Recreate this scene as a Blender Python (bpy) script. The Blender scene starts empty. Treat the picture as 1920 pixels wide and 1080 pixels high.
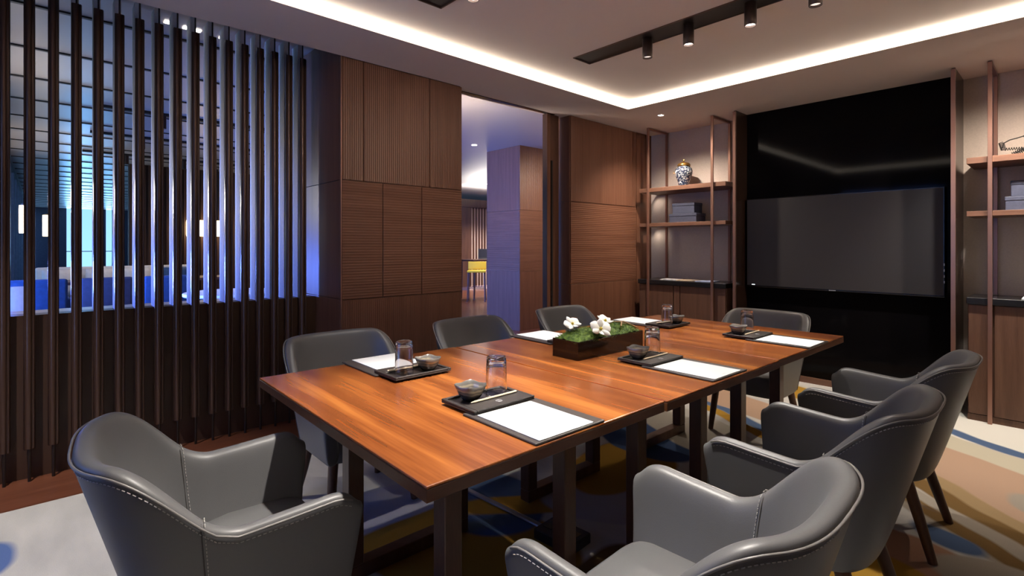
import bpy, bmesh, math, random
from math import sin, cos, pi, radians as R
from mathutils import Vector, Matrix, noise as mnoise
random.seed(7)
SC = bpy.context.scene
COL = SC.collection

# ------------------------------------------------------------------ camera, world, exposure, large lights
CAM_H = 1.255
YAW = 47.6                      # the room's long axis (+X) lies this far right of the view
cd = bpy.data.cameras.new('camera')
cam = bpy.data.objects.new('camera', cd)
COL.objects.link(cam)
cam.location = (0, 0, CAM_H)
cam.rotation_euler = (R(90), 0, R(YAW - 90))
cd.sensor_width = 36
cd.lens = 36 * 963 / 1920
cd.shift_y = -79 / 1920
cd.clip_start = 0.02
SC.camera = cam

vs = SC.view_settings
SC.display_settings.display_device = 'sRGB'
vs.view_transform = 'Standard'
vs.look = 'None'
vs.exposure = 0.0
vs.gamma = 1
vs.use_curve_mapping = False

W = bpy.data.worlds.new('dusk_sky')
SC.world = W
W.use_nodes = True
nt = W.node_tree
bg = nt.nodes['Background']
tc = nt.nodes.new('ShaderNodeTexCoord')
sp = nt.nodes.new('ShaderNodeSeparateXYZ')
mr = nt.nodes.new('ShaderNodeMapRange')
mr.inputs['From Min'].default_value = -0.1
mr.inputs['From Max'].default_value = 0.6
rp = nt.nodes.new('ShaderNodeValToRGB')
rp.color_ramp.elements[0].color = (0.30, 0.62, 1.0, 1)
rp.color_ramp.elements[1].color = (0.03, 0.12, 0.62, 1)
nt.links.new(tc.outputs['Generated'], sp.inputs[0])
nt.links.new(sp.outputs['Z'], mr.inputs['Value'])
nt.links.new(mr.outputs[0], rp.inputs[0])
nt.links.new(rp.outputs[0], bg.inputs['Color'])
bg.inputs['Strength'].default_value = 1.7


def area_light(name, loc, rot, sx, sy, energy, color, spread=180):
    l = bpy.data.lights.new(name, 'AREA')
    l.shape = 'RECTANGLE'
    l.size, l.size_y, l.energy, l.color = sx, sy, energy, color
    l.spread = R(spread)
    o = bpy.data.objects.new(name, l)
    o.location = loc
    o.rotation_euler = rot
    COL.objects.link(o)
    return o


def spot_light(name, loc, target, energy, color, angle, blend=0.5, radius=0.02):
    l = bpy.data.lights.new(name, 'SPOT')
    l.energy, l.color, l.spot_size, l.spot_blend, l.shadow_soft_size = energy, color, R(angle), blend, radius
    o = bpy.data.objects.new(name, l)
    o.location = loc
    o.rotation_euler = (Vector(target) - Vector(loc)).to_track_quat('-Z', 'Y').to_euler()
    COL.objects.link(o)
    return o


BLUE = (0.10, 0.22, 1.0)
# dusk daylight entering by the windows (each lamp stands just outside its glass)
area_light('dusk_daylight_meeting_room', (-1.22, 2.3, 1.35), (0, R(-90), 0), 2.0, 1.5, 17, (0.16, 0.24, 1.0))
area_light('dusk_daylight_lounge', (-0.75, 6.6, 1.15), (0, R(-90), 0), 2.0, 5.0, 420, BLUE, 75)
area_light('dusk_daylight_lounge_far', (1.2, 27.3, 1.6), (R(-90), 0, 0), 3.4, 2.2, 380, (0.2, 0.5, 1.0))

WARM = (1.0, 0.84, 0.68)
NEUTRAL = (1.0, 0.93, 0.84)


# ------------------------------------------------------------------ materials
def mat(name):
    m = bpy.data.materials.new(name)
    m.use_nodes = True
    return m, m.node_tree, m.node_tree.nodes['Principled BSDF']


def N(t, kind, **kw):
    n = t.nodes.new(kind)
    for k, v in kw.items():
        if hasattr(n, k):
            setattr(n, k, v)
        else:
            n.inputs[k.replace('_', ' ')].default_value = v
    return n


def plain(name, col, rough=0.5, metal=0.0, spec=0.5, coat=0.0, noise=0.0, nscale=20, bump=0.0, bscale=200):
    m, t, b = mat(name)
    b.inputs['Base Color'].default_value = (*col, 1)
    b.inputs['Roughness'].default_value = rough
    b.inputs['Metallic'].default_value = metal
    b.inputs['Specular IOR Level'].default_value = spec
    b.inputs['Coat Weight'].default_value = coat
    b.inputs['Coat Roughness'].default_value = 0.08
    tc = N(t, 'ShaderNodeTexCoord')
    if noise:
        nz = N(t, 'ShaderNodeTexNoise', Scale=nscale, Detail=4.0)
        t.links.new(tc.outputs['Object'], nz.inputs['Vector'])
        r = N(t, 'ShaderNodeValToRGB')
        r.color_ramp.elements[0].position = 0.3
        r.color_ramp.elements[1].position = 0.7
        r.color_ramp.elements[0].color = (*[c * (1 - noise) for c in col], 1)
        r.color_ramp.elements[1].color = (*[min(1, c * (1 + noise)) for c in col], 1)
        t.links.new(nz.outputs['Fac'], r.inputs[0])
        t.links.new(r.outputs[0], b.inputs['Base Color'])
    if bump:
        nb = N(t, 'ShaderNodeTexNoise', Scale=bscale, Detail=3.0)
        t.links.new(tc.outputs['Object'], nb.inputs['Vector'])
        bp = N(t, 'ShaderNodeBump', Strength=bump, Distance=0.002)
        t.links.new(nb.outputs['Fac'], bp.inputs['Height'])
        t.links.new(bp.outputs[0], b.inputs['Normal'])
    return m


def emit(name, col, strength):
    m, t, b = mat(name)
    b.inputs['Base Color'].default_value = (*col, 1)
    b.inputs['Emission Color'].default_value = (*col, 1)
    b.inputs['Emission Strength'].default_value = strength
    return m


def wood(name, cols, axis='Z', stretch=14.0, scale=3.0, rough=0.45, spec=0.4, coat=0.0, fine=0.35, ribs=None, figure=0.0, bump=0.12):
    """grain running along the given axis; ribs = (axis, per metre) adds routed lines"""
    m, t, b = mat(name)
    tc = N(t, 'ShaderNodeTexCoord')
    mp = N(t, 'ShaderNodeMapping')
    s = [stretch] * 3
    s['XYZ'.index(axis)] = 1.0
    mp.inputs['Scale'].default_value = s
    t.links.new(tc.outputs['Object'], mp.inputs['Vector'])
    n1 = N(t, 'ShaderNodeTexNoise', Scale=scale * 0.35, Detail=6.0, Roughness=0.55, Distortion=figure)
    n2 = N(t, 'ShaderNodeTexNoise', Scale=scale * 4, Detail=5.0, Roughness=0.65)
    t.links.new(mp.outputs[0], n1.inputs['Vector'])
    t.links.new(mp.outputs[0], n2.inputs['Vector'])
    mx = N(t, 'ShaderNodeMix', data_type='FLOAT')
    mx.inputs[0].default_value = fine
    t.links.new(n1.outputs['Fac'], mx.inputs[2])
    t.links.new(n2.outputs['Fac'], mx.inputs[3])
    r = N(t, 'ShaderNodeValToRGB')
    el = r.color_ramp.elements
    el[0].position, el[0].color = 0.33, (*cols[0], 1)
    el[1].position, el[1].color = 0.66, (*cols[-1], 1)
    for i, c in enumerate(cols[1:-1]):
        e = el.new(0.33 + 0.33 * (i + 1) / (len(cols) - 1))
        e.color = (*c, 1)
    t.links.new(mx.outputs[0], r.inputs[0])
    t.links.new(r.outputs[0], b.inputs['Base Color'])
    b.inputs['Roughness'].default_value = rough
    b.inputs['Specular IOR Level'].default_value = spec
    b.inputs['Coat Weight'].default_value = coat
    b.inputs['Coat Roughness'].default_value = 0.1
    bp = N(t, 'ShaderNodeBump', Strength=bump, Distance=0.001)
    t.links.new(n2.outputs['Fac'], bp.inputs['Height'])
    last = bp
    if ribs:
        sep = N(t, 'ShaderNodeSeparateXYZ')
        t.links.new(tc.outputs['Object'], sep.inputs[0])
        mul = N(t, 'ShaderNodeMath', operation='MULTIPLY')
        mul.inputs[1].default_value = ribs[1] * 2 * pi
        t.links.new(sep.outputs[ribs[0]], mul.inputs[0])
        sn = N(t, 'ShaderNodeMath', operation='SINE')
        t.links.new(mul.outputs[0], sn.inputs[0])
        b2 = N(t, 'ShaderNodeBump', Strength=0.32, Distance=0.003)
        t.links.new(sn.outputs[0], b2.inputs['Height'])
        t.links.new(bp.outputs[0], b2.inputs['Normal'])
        last = b2
    t.links.new(last.outputs[0], b.inputs['Normal'])
    return m


WALL_C = [(0.100, 0.040, 0.023), (0.130, 0.055, 0.032), (0.155, 0.069, 0.041)]
M = {}
M['panel_vert'] = wood('walnut_panel_vertical_grain', WALL_C, 'Z', 22, 4.0, 0.42, 0.35, ribs=('X', 62))
M['panel_plain'] = wood('walnut_panel_plain', WALL_C, 'Z', 22, 4.0, 0.42, 0.35)
M['panel_horz'] = wood('walnut_panel_horizontal_ribs', WALL_C, 'X', 22, 4.0, 0.42, 0.35, ribs=('Z', 52))
M['panel_core'] = plain('bronze_reveal', (0.12, 0.065, 0.045), 0.35, 0.6)


def table_wood():
    m, t, b = mat('polished_figured_walnut')
    L = t.links
    tc = N(t, 'ShaderNodeTexCoord')

    def mapped(sc):
        mp = N(t, 'ShaderNodeMapping')
        mp.inputs['Scale'].default_value = sc
        L.new(tc.outputs['Object'], mp.inputs['Vector'])
        return mp.outputs[0]
    wv = N(t, 'ShaderNodeTexWave', wave_type='BANDS', bands_direction='X')
    wv.inputs['Scale'].default_value = 2.1
    wv.inputs['Distortion'].default_value = 14.0
    wv.inputs['Detail'].default_value = 2.0
    wv.inputs['Detail Scale'].default_value = 0.7
    wv.inputs['Detail Roughness'].default_value = 0.5
    L.new(mapped((1.0, 0.28, 1.0)), wv.inputs['Vector'])
    def layer(cur, fac, scale, sc, detail, dist=0.0):
        nz = N(t, 'ShaderNodeTexNoise', Scale=scale, Detail=detail, Roughness=0.5, Distortion=dist)
        L.new(mapped(sc), nz.inputs['Vector'])
        mx = N(t, 'ShaderNodeMix', data_type='FLOAT')
        mx.inputs[0].default_value = fac
        L.new(cur, mx.inputs[2])
        L.new(nz.outputs['Fac'], mx.inputs[3])
        return mx

    m1 = layer(wv.outputs['Fac'], 0.62, 2.6, (13, 1.0, 1), 3.0, 0.25)
    m1 = layer(m1.outputs[0], 0.30, 3.0, (38, 1.3, 1), 1.5)
    m2 = layer(m1.outputs[0], 0.38, 1.5, (4.5, 0.9, 1), 2.0, 0.5)
    r = N(t, 'ShaderNodeValToRGB')
    el = r.color_ramp.elements
    el[0].position, el[0].color = 0.34, (0.120, 0.032, 0.0085, 1)
    el[1].position, el[1].color = 0.66, (0.33, 0.113, 0.025, 1)
    e = el.new(0.45)
    e.color = (0.185, 0.052, 0.0125, 1)
    e = el.new(0.57)
    e.color = (0.26, 0.082, 0.019, 1)
    L.new(m2.outputs[0], r.inputs[0])
    L.new(r.outputs[0], b.inputs['Base Color'])
    b.inputs['Roughness'].default_value = 0.26
    b.inputs['Specular IOR Level'].default_value = 0.4
    b.inputs['Coat Weight'].default_value = 0.12
    b.inputs['Coat Roughness'].default_value = 0.10
    return m


M['table'] = table_wood()
M['table_edge'] = wood('table_edge_walnut', [(0.075, 0.026, 0.011), (0.13, 0.05, 0.02)], 'X', 10, 3.0, 0.3, 0.45)
M['leg_wood'] = wood('dark_walnut_leg', [(0.055, 0.024, 0.015), (0.115, 0.052, 0.032)], 'Z', 12, 5.0, 0.35, 0.4)
M['shelf_wood'] = wood('shelf_walnut', [(0.115, 0.055, 0.036), (0.19, 0.098, 0.066)], 'Y', 18, 4.0, 0.45, 0.35)
M['cabinet'] = wood('cabinet_walnut', [(0.085, 0.042, 0.027), (0.15, 0.078, 0.05)], 'Z', 20, 4.0, 0.45, 0.35)
M['floor_wood'] = wood('reddish_floorboards', [(0.09, 0.028, 0.015), (0.17, 0.06, 0.032)], 'X', 14, 3.0, 0.3, 0.5, coat=0.15)
M['slat'] = plain('dark_bronze_slat', (0.085, 0.046, 0.032), 0.30, 0.45, 0.5)
M['slat_rod'] = plain('slat_rod_metal', (0.03, 0.02, 0.017), 0.4, 0.4)
M['fin'] = plain('pale_fabric_fin', (0.50, 0.48, 0.46), 0.7, noise=0.06, nscale=60)
M['low_wall'] = wood('dark_low_wall_veneer', [(0.045, 0.022, 0.015), (0.07, 0.036, 0.024)], 'Z', 20, 4.0, 0.42, 0.35)
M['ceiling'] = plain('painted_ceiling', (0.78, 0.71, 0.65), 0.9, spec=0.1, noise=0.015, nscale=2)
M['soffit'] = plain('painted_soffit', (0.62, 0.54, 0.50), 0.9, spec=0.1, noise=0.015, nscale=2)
M['wallpaper'] = plain('beige_wallcovering', (0.50, 0.44, 0.395), 0.8, spec=0.2, noise=0.05, nscale=90, bump=0.1, bscale=300)
M['plaster'] = plain('plain_plaster', (0.35, 0.31, 0.28), 0.9, spec=0.1, noise=0.02)
M['copper'] = plain('brushed_copper', (0.34, 0.19, 0.145), 0.33, 0.75)
M['copper_dark'] = plain('dark_bronze_side', (0.03, 0.016, 0.012), 0.25, 0.3)
M['black_glass'] = plain('black_lacquered_glass', (0.0035, 0.0032, 0.004), 0.06, spec=0.07)
M['black_stone'] = plain('black_stone_top', (0.012, 0.012, 0.014), 0.22, spec=0.4)
M['tv_screen'] = plain('matte_display', (0.036, 0.034, 0.036), 0.5, spec=0.2)
M['tv_bezel'] = plain('gloss_black_bezel', (0.006, 0.006, 0.007), 0.15)
M['led_white'] = emit('white_indicator', (0.9, 0.95, 1.0), 2.0)
M['mark_grey'] = plain('printed_grey_mark', (0.45, 0.45, 0.47), 0.5)
M['leather'] = plain('charcoal_taupe_leather', (0.106, 0.105, 0.108), 0.43, spec=0.5, bump=0.10, bscale=420)
M['piping'] = plain('leather_piping', (0.17, 0.16, 0.155), 0.42)
M['stitch'] = plain('pale_thread', (0.42, 0.40, 0.38), 0.8)
M['seam'] = plain('dark_seam_thread', (0.05, 0.046, 0.044), 0.6)  # thread darker than the leather
M['paper'] = plain('white_paper', (0.66, 0.67, 0.69), 0.7, spec=0.2)
M['pad_leather'] = plain('dark_brown_leatherette', (0.042, 0.034, 0.032), 0.45, bump=0.1)
M['tray_leather'] = plain('dark_tray_leather', (0.03, 0.025, 0.024), 0.4, bump=0.08)
M['tray_well'] = plain('tray_recess', (0.016, 0.013, 0.013), 0.3)
M['pencil'] = plain('pale_wood_pencil', (0.66, 0.54, 0.38), 0.5)
M['graphite'] = plain('graphite', (0.03, 0.03, 0.03), 0.4)
M['lacquer'] = plain('dark_lacquer_box', (0.014, 0.007, 0.005), 0.14, spec=0.5)
M['petal'] = plain('white_petal', (0.82, 0.83, 0.78), 0.5)
M['petal_heart'] = plain('yellow_flower_heart', (0.75, 0.6, 0.08), 0.5)
M['twig'] = plain('tan_twig', (0.30, 0.17, 0.08), 0.7)
M['spot_metal'] = plain('bronze_spot_metal', (0.055, 0.036, 0.03), 0.35, 0.7)
M['track'] = plain('track_black', (0.012, 0.009, 0.008), 0.5)
M['track_rim'] = plain('track_bronze_rim', (0.10, 0.055, 0.035), 0.45, 0.4)
M['lamp_on'] = emit('lamp_face_on', (1.0, 0.93, 0.85), 14)
M['lamp_dim'] = emit('lamp_face_soft', (1.0, 0.86, 0.76), 1.1)
M['cove'] = emit('cove_diffuser', (1.0, 0.88, 0.74), 6.0)
M['gold'] = plain('aged_brass', (0.30, 0.16, 0.045), 0.35, 0.8)
M['boxes'] = plain('blue_grey_book_cloth', (0.045, 0.052, 0.09), 0.6, noise=0.18, nscale=40, bump=0.2, bscale=120)
M['wire'] = plain('black_wire', (0.006, 0.006, 0.006), 0.6, 0.0)
M['rubber'] = plain('black_plastic', (0.014, 0.014, 0.015), 0.5)
M['cable'] = plain('grey_cable_cover', (0.30, 0.30, 0.33), 0.3, 0.5)
M['yellow'] = plain('yellow_upholstery', (0.80, 0.55, 0.02), 0.6)
M['blue_fab'] = plain('royal_blue_fabric', (0.03, 0.085, 0.22), 0.75, noise=0.15)
M['navy_fab'] = plain('navy_fabric', (0.055, 0.06, 0.10), 0.75, noise=0.15)
M['pale_fab'] = plain('pale_linen', (0.70, 0.70, 0.72), 0.8, noise=0.06)
M['lounge_ceiling'] = plain('lounge_ceiling_satin', (0.36, 0.33, 0.33), 0.30, spec=0.5)
M['lounge_batten'] = plain('dark_ceiling_batten', (0.02, 0.016, 0.015), 0.5)
M['lounge_slat'] = wood('lounge_slat_wood', [(0.05, 0.024, 0.017), (0.09, 0.045, 0.03)], 'Z', 14, 4.0, 0.4, 0.4)
M['white_wall'] = plain('lounge_white_wall', (0.6, 0.58, 0.56), 0.8)
M['lantern'] = emit('lantern_glow', (1.0, 0.78, 0.48), 5.0)
M['lounge_lamp'] = emit('lounge_light_strip', (1.0, 0.9, 0.8), 8.0)
M['cream'] = plain('cream_stone_sill', (0.55, 0.5, 0.42), 0.4)
M['slat_back'] = plain('pink_grey_backing', (0.62, 0.50, 0.49), 0.8)


def glass_mat(name, tint=(1, 1, 1), rough=0.0):
    m, t, b = mat(name)
    b.inputs['Base Color'].default_value = (*tint, 1)
    b.inputs['Roughness'].default_value = rough
    b.inputs['IOR'].default_value = 1.48
    b.inputs['Transmission Weight'].default_value = 1.0
    return m


M['glass'] = glass_mat('clear_tumbler_glass')
M['pane'] = glass_mat('window_glass', (0.9, 0.95, 1.0))


def ceramic_bowl():
    m, t, b = mat('glazed_stoneware')
    tc = N(t, 'ShaderNodeTexCoord')
    sep = N(t, 'ShaderNodeSeparateXYZ')
    t.links.new(tc.outputs['Object'], sep.inputs[0])
    nz = N(t, 'ShaderNodeTexNoise', Scale=30.0)
    t.links.new(tc.outputs['Object'], nz.inputs['Vector'])
    ad = N(t, 'ShaderNodeMath', operation='MULTIPLY_ADD')
    ad.inputs[1].default_value = 0.012
    t.links.new(nz.outputs['Fac'], ad.inputs[0])
    t.links.new(sep.outputs['Z'], ad.inputs[2])
    r = N(t, 'ShaderNodeValToRGB')
    el = r.color_ramp.elements
    el[0].position, el[0].color = 0.0, (0.06, 0.055, 0.052, 1)
    el[1].position, el[1].color = 1.0, (0.22, 0.21, 0.20, 1)
    for p, c in ((0.40, (0.10, 0.09, 0.085)), (0.46, (0.30, 0.26, 0.20)), (0.54, (0.13, 0.12, 0.11)), (0.64, (0.38, 0.33, 0.24)), (0.72, (0.16, 0.15, 0.14))):
        e = el.new(p)
        e.color = (*c, 1)
    mr = N(t, 'ShaderNodeMapRange')
    mr.inputs['From Max'].default_value = 0.062
    t.links.new(ad.outputs[0], mr.inputs['Value'])
    t.links.new(mr.outputs[0], r.inputs[0])
    t.links.new(r.outputs[0], b.inputs['Base Color'])
    b.inputs['Roughness'].default_value = 0.16
    b.inputs['Metallic'].default_value = 0.25
    return m


M['bowl'] = ceramic_bowl()


def jar_mat():
    m, t, b = mat('blue_and_white_porcelain')
    tc = N(t, 'ShaderNodeTexCoord')
    nz = N(t, 'ShaderNodeTexNoise', Scale=62.0, Detail=2.0, Distortion=1.0)
    t.links.new(tc.outputs['Object'], nz.inputs['Vector'])
    r = N(t, 'ShaderNodeValToRGB')
    r.color_ramp.elements[0].position = 0.54
    r.color_ramp.elements[1].position = 0.60
    r.color_ramp.elements[0].color = (0.02, 0.03, 0.06, 1)
    r.color_ramp.elements[1].color = (0.55, 0.57, 0.58, 1)
    t.links.new(nz.outputs['Fac'], r.inputs[0])
    t.links.new(r.outputs[0], b.inputs['Base Color'])
    b.inputs['Roughness'].default_value = 0.2
    return m


M['jar'] = jar_mat()


def moss_mat():
    m, t, b = mat('green_moss')
    tc = N(t, 'ShaderNodeTexCoord')
    nz = N(t, 'ShaderNodeTexNoise', Scale=60.0, Detail=5.0)
    t.links.new(tc.outputs['Object'], nz.inputs['Vector'])
    r = N(t, 'ShaderNodeValToRGB')
    r.color_ramp.elements[0].position = 0.35
    r.color_ramp.elements[1].position = 0.7
    r.color_ramp.elements[0].color = (0.035, 0.08, 0.008, 1)
    r.color_ramp.elements[1].color = (0.16, 0.25, 0.03, 1)
    t.links.new(nz.outputs['Fac'], r.inputs[0])
    t.links.new(r.outputs[0], b.inputs['Base Color'])
    b.inputs['Roughness'].default_value = 0.8
    return m


M['moss'] = moss_mat()


def carpet_mat():
    """flat-woven abstract design: wobbly-edged bands and islands laid over a pale ground"""
    m, t, b = mat('abstract_wool_carpet')
    L = t.links
    tc = N(t, 'ShaderNodeTexCoord')
    nz = N(t, 'ShaderNodeTexNoise', Scale=1.6, Detail=2.0)
    L.new(tc.outputs['Object'], nz.inputs['Vector'])
    sub = N(t, 'ShaderNodeVectorMath', operation='SUBTRACT')
    sub.inputs[1].default_value = (0.5, 0.5, 0.5)
    L.new(nz.outputs['Color'], sub.inputs[0])
    sc = N(t, 'ShaderNodeVectorMath', operation='SCALE')
    sc.inputs['Scale'].default_value = 0.16
    L.new(sub.outputs[0], sc.inputs[0])
    ad = N(t, 'ShaderNodeVectorMath', operation='ADD')
    L.new(tc.outputs['Object'], ad.inputs[0])
    L.new(sc.outputs[0], ad.inputs[1])
    warped = ad.outputs[0]
    gn = N(t, 'ShaderNodeTexNoise', Scale=5.0, Detail=5.0)
    mpg = N(t, 'ShaderNodeMapping')
    mpg.inputs['Scale'].default_value = (1.0, 0.3, 1.0)
    L.new(tc.outputs['Object'], mpg.inputs[0])
    L.new(mpg.outputs[0], gn.inputs['Vector'])
    gr = N(t, 'ShaderNodeValToRGB')
    gr.color_ramp.elements[0].position = 0.35
    gr.color_ramp.elements[1].position = 0.65
    gr.color_ramp.elements[0].color = (0.45, 0.44, 0.42, 1)
    gr.color_ramp.elements[1].color = (0.60, 0.58, 0.55, 1)
    L.new(gn.outputs['Fac'], gr.inputs[0])
    cur = gr.outputs[0]

    def paint(cur, cx, cy, ax, ay, ang, col, sharp=60.0):
        """an ellipse (long ax = a band) of one colour"""
        mp = N(t, 'ShaderNodeMapping', vector_type='TEXTURE')
        mp.inputs['Location'].default_value = (cx, cy, 0)
        mp.inputs['Rotation'].default_value = (0, 0, R(ang))
        mp.inputs['Scale'].default_value = (ax, ay, 1e3)
        L.new(warped, mp.inputs[0])
        ln = N(t, 'ShaderNodeVectorMath', operation='LENGTH')
        L.new(mp.outputs[0], ln.inputs[0])
        mr = N(t, 'ShaderNodeMapRange')
        w = 0.01 / min(ax, ay)
        mr.inputs['From Min'].default_value = 1 + w
        mr.inputs['From Max'].default_value = 1 - w
        L.new(ln.outputs['Value'], mr.inputs['Value'])
        mx = N(t, 'ShaderNodeMix', data_type='RGBA')
        L.new(mr.outputs[0], mx.inputs[0])
        L.new(cur, mx.inputs[6])
        mx.inputs[7].default_value = (*col, 1)
        return mx.outputs[2]

    OCH, TAN, SAL, BLU, NAV = (0.38, 0.21, 0.03), (0.33, 0.23, 0.12), (0.43, 0.29, 0.205), (0.075, 0.12, 0.22), (0.05, 0.09, 0.2)
    BRN, WHT, GRY, LIL = (0.17, 0.10, 0.035), (0.68, 0.67, 0.62), (0.33, 0.29, 0.24), (0.40, 0.39, 0.44)
    for a in (
        (4.75, 0.3, 0.36, 1.2, 0, WHT), (4.40, 0.33, 0.055, 0.55, -30, BLU),
        (4.05, 0.3, 0.22, 2.2, -30, (0.50, 0.46, 0.36)), (3.66, 0.3, 0.30, 0.9, -38, SAL), (3.50, 0.0, 0.15, 0.25, -30, GRY),
        (3.33, 0.3, 0.07, 1.5, -42, TAN), (3.20, 0.28, 0.06, 1.3, -42, BRN), (3.0, 0.3, 0.12, 1.1, -40, GRY),  # brown band beside the tan paints in a shaded strip
        (2.92, 0.25, 0.05, 1.0, -42, BRN), (2.86, 0.36, 0.07, 0.15, -30, BLU), (2.62, 0.46, 0.17, 0.22, 0, (0.36, 0.20, 0.13)),
        (2.62, 0.12, 0.16, 0.25, 0, GRY), (2.25, 0.5, 0.30, 0.24, 15, OCH),
        # under and beyond the table
        (1.32, 1.72, 0.34, 0.50, 20, OCH), (1.25, 2.25, 0.40, 0.18, 5, LIL), (1.62, 1.95, 0.26, 0.34, -15, BLU),
        (1.75, 1.78, 0.10, 0.42, 55, OCH), (2.05, 1.55, 0.22, 0.35, 30, LIL), (2.45, 1.75, 0.42, 0.25, 10, OCH),
        (1.05, 1.4, 0.28, 0.25, 0, OCH), (1.55, 1.1, 0.3, 0.2, 20, BRN),
        (2.9, 1.9, 0.25, 0.40, -20, NAV), (3.3, 1.75, 0.26, 0.7, -25, (0.45, 0.42, 0.36)), (3.72, 1.75, 0.05, 1.1, -28, OCH),
        (3.85, 1.8, 0.045, 1.3, -28, BLU), (4.15, 1.9, 0.20, 1.2, -20, SAL), (4.75, 1.5, 0.16, 0.9, -15, OCH),
        (-0.42, 2.85, 0.36, 0.25, 20, (0.10, 0.16, 0.36)),
    ):
        cur = paint(cur, *a)
    fn = N(t, 'ShaderNodeTexNoise', Scale=380.0, Detail=2.0)
    L.new(tc.outputs['Object'], fn.inputs['Vector'])
    ml = N(t, 'ShaderNodeMix', data_type='RGBA', blend_type='MULTIPLY')
    ml.inputs[0].default_value = 0.35
    L.new(cur, ml.inputs[6])
    L.new(fn.outputs['Fac'], ml.inputs[7])
    L.new(ml.outputs[2], b.inputs['Base Color'])
    bp = N(t, 'ShaderNodeBump', Strength=0.25, Distance=0.003)
    L.new(fn.outputs['Fac'], bp.inputs['Height'])
    L.new(bp.outputs[0], b.inputs['Normal'])
    b.inputs['Roughness'].default_value = 0.95
    b.inputs['Specular IOR Level'].default_value = 0.1
    return m


M['carpet'] = carpet_mat()


# ------------------------------------------------------------------ mesh helpers
def NB():
    return bmesh.new()


def box(bm, x0, x1, y0, y1, z0, z1, bev=0.0, seg=2):
    vs = [bm.verts.new(p) for p in ((x0, y0, z0), (x1, y0, z0), (x1, y1, z0), (x0, y1, z0), (x0, y0, z1), (x1, y0, z1), (x1, y1, z1), (x0, y1, z1))]
    fs = [bm.faces.new([vs[i] for i in q]) for q in ((3, 2, 1, 0), (4, 5, 6, 7), (0, 1, 5, 4), (1, 2, 6, 5), (2, 3, 7, 6), (3, 0, 4, 7))]
    if bev:
        es = list({e for f in fs for e in f.edges})
        bmesh.ops.bevel(bm, geom=es, offset=bev, segments=seg, affect='EDGES', profile=0.5)
    return bm


def B(x0, x1, y0, y1, z0, z1, bev=0.0, seg=2):
    return box(NB(), x0, x1, y0, y1, z0, z1, bev, seg)


def ring_pts(c, u, v, r, n):
    return [c + u * (r * cos(2 * pi * i / n)) + v * (r * sin(2 * pi * i / n)) for i in range(n)]


def tube(bm, pts, r, n=8, caps=True):
    pts = [Vector(p) for p in pts]
    rs = r if isinstance(r, (list, tuple)) else [r] * len(pts)
    rings, up = [], None
    for i, p in enumerate(pts):
        d = (pts[min(i + 1, len(pts) - 1)] - pts[max(i - 1, 0)]).normalized()
        if up is None:
            up = Vector((0, 0, 1)) if abs(d.z) < 0.9 else Vector((1, 0, 0))
        u = d.cross(up)
        if u.length < 1e-5:
            u = d.orthogonal()
        u.normalize()
        v = u.cross(d).normalized()
        up = v
        rings.append([bm.verts.new(q) for q in ring_pts(p, u, v, rs[i], n)])
    for a, b in zip(rings, rings[1:]):
        for k in range(n):
            bm.faces.new((a[k], a[(k + 1) % n], b[(k + 1) % n], b[k]))
    if caps:
        bm.faces.new(rings[0][::-1])
        bm.faces.new(rings[-1])
    return bm


def lathe(bm, prof, n=32, c=(0, 0, 0), shape=None):
    """prof: (r, z) list; r = 0 ends close to a point"""
    rings = []
    for r, z in prof:
        if r < 1e-6:
            rings.append([bm.verts.new((c[0], c[1], c[2] + z))])
        else:
            row = []
            for k in range(n):
                a = 2 * pi * k / n
                x, y, zz = r * cos(a), r * sin(a), z
                if shape:
                    x, y, zz = shape(a, r, z)
                row.append(bm.verts.new((c[0] + x, c[1] + y, c[2] + zz)))
            rings.append(row)
    for a, b in zip(rings, rings[1:]):
        for k in range(n):
            k2 = (k + 1) % n
            if len(a) == 1 and len(b) == 1:
                continue
            if len(a) == 1:
                bm.faces.new((a[0], b[k2], b[k]))
            elif len(b) == 1:
                bm.faces.new((a[k], a[k2], b[0]))
            else:
                bm.faces.new((a[k], a[k2], b[k2], b[k]))
    return bm


def xform(bm, mtx):
    bmesh.ops.transform(bm, matrix=mtx, verts=bm.verts)
    return bm


def obj(name, bm, m, parent=None, smooth=None, subsurf=0, loc=None):
    bmesh.ops.recalc_face_normals(bm, faces=bm.faces)
    me = bpy.data.meshes.new(name)
    bm.to_mesh(me)
    bm.free()
    me.materials.append(m)
    if smooth is not None:
        me.polygons.foreach_set('use_smooth', [True] * len(me.polygons))
        if smooth < 180:
            me.set_sharp_from_angle(angle=R(smooth))
    o = bpy.data.objects.new(name, me)
    COL.objects.link(o)
    if parent:
        o.parent = parent
    if loc:
        o.location = loc
    if subsurf:
        s = o.modifiers.new('subdivision', 'SUBSURF')
        s.levels = s.render_levels = subsurf
    return o


def tag(o, label, cat, group=None, kind=None):
    o['label'] = label
    o['category'] = cat
    if group:
        o['group'] = group
    if kind:
        o['kind'] = kind
    return o


def thing(name, label, cat, loc=(0, 0, 0), rz=0.0, group=None):
    o = bpy.data.objects.new(name, None)
    COL.objects.link(o)
    o.location = loc
    o.rotation_euler = (0, 0, rz)
    o.empty_display_size = 0.1
    return tag(o, label, cat, group)


def struct(name, bm, m, label=None, cat=None, parent=None, smooth=None):
    o = obj(name, bm, m, parent, smooth)
    if not parent:
        o['kind'] = 'structure'
        if label:
            o['label'] = label
        if cat:
            o['category'] = cat
    return o


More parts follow.
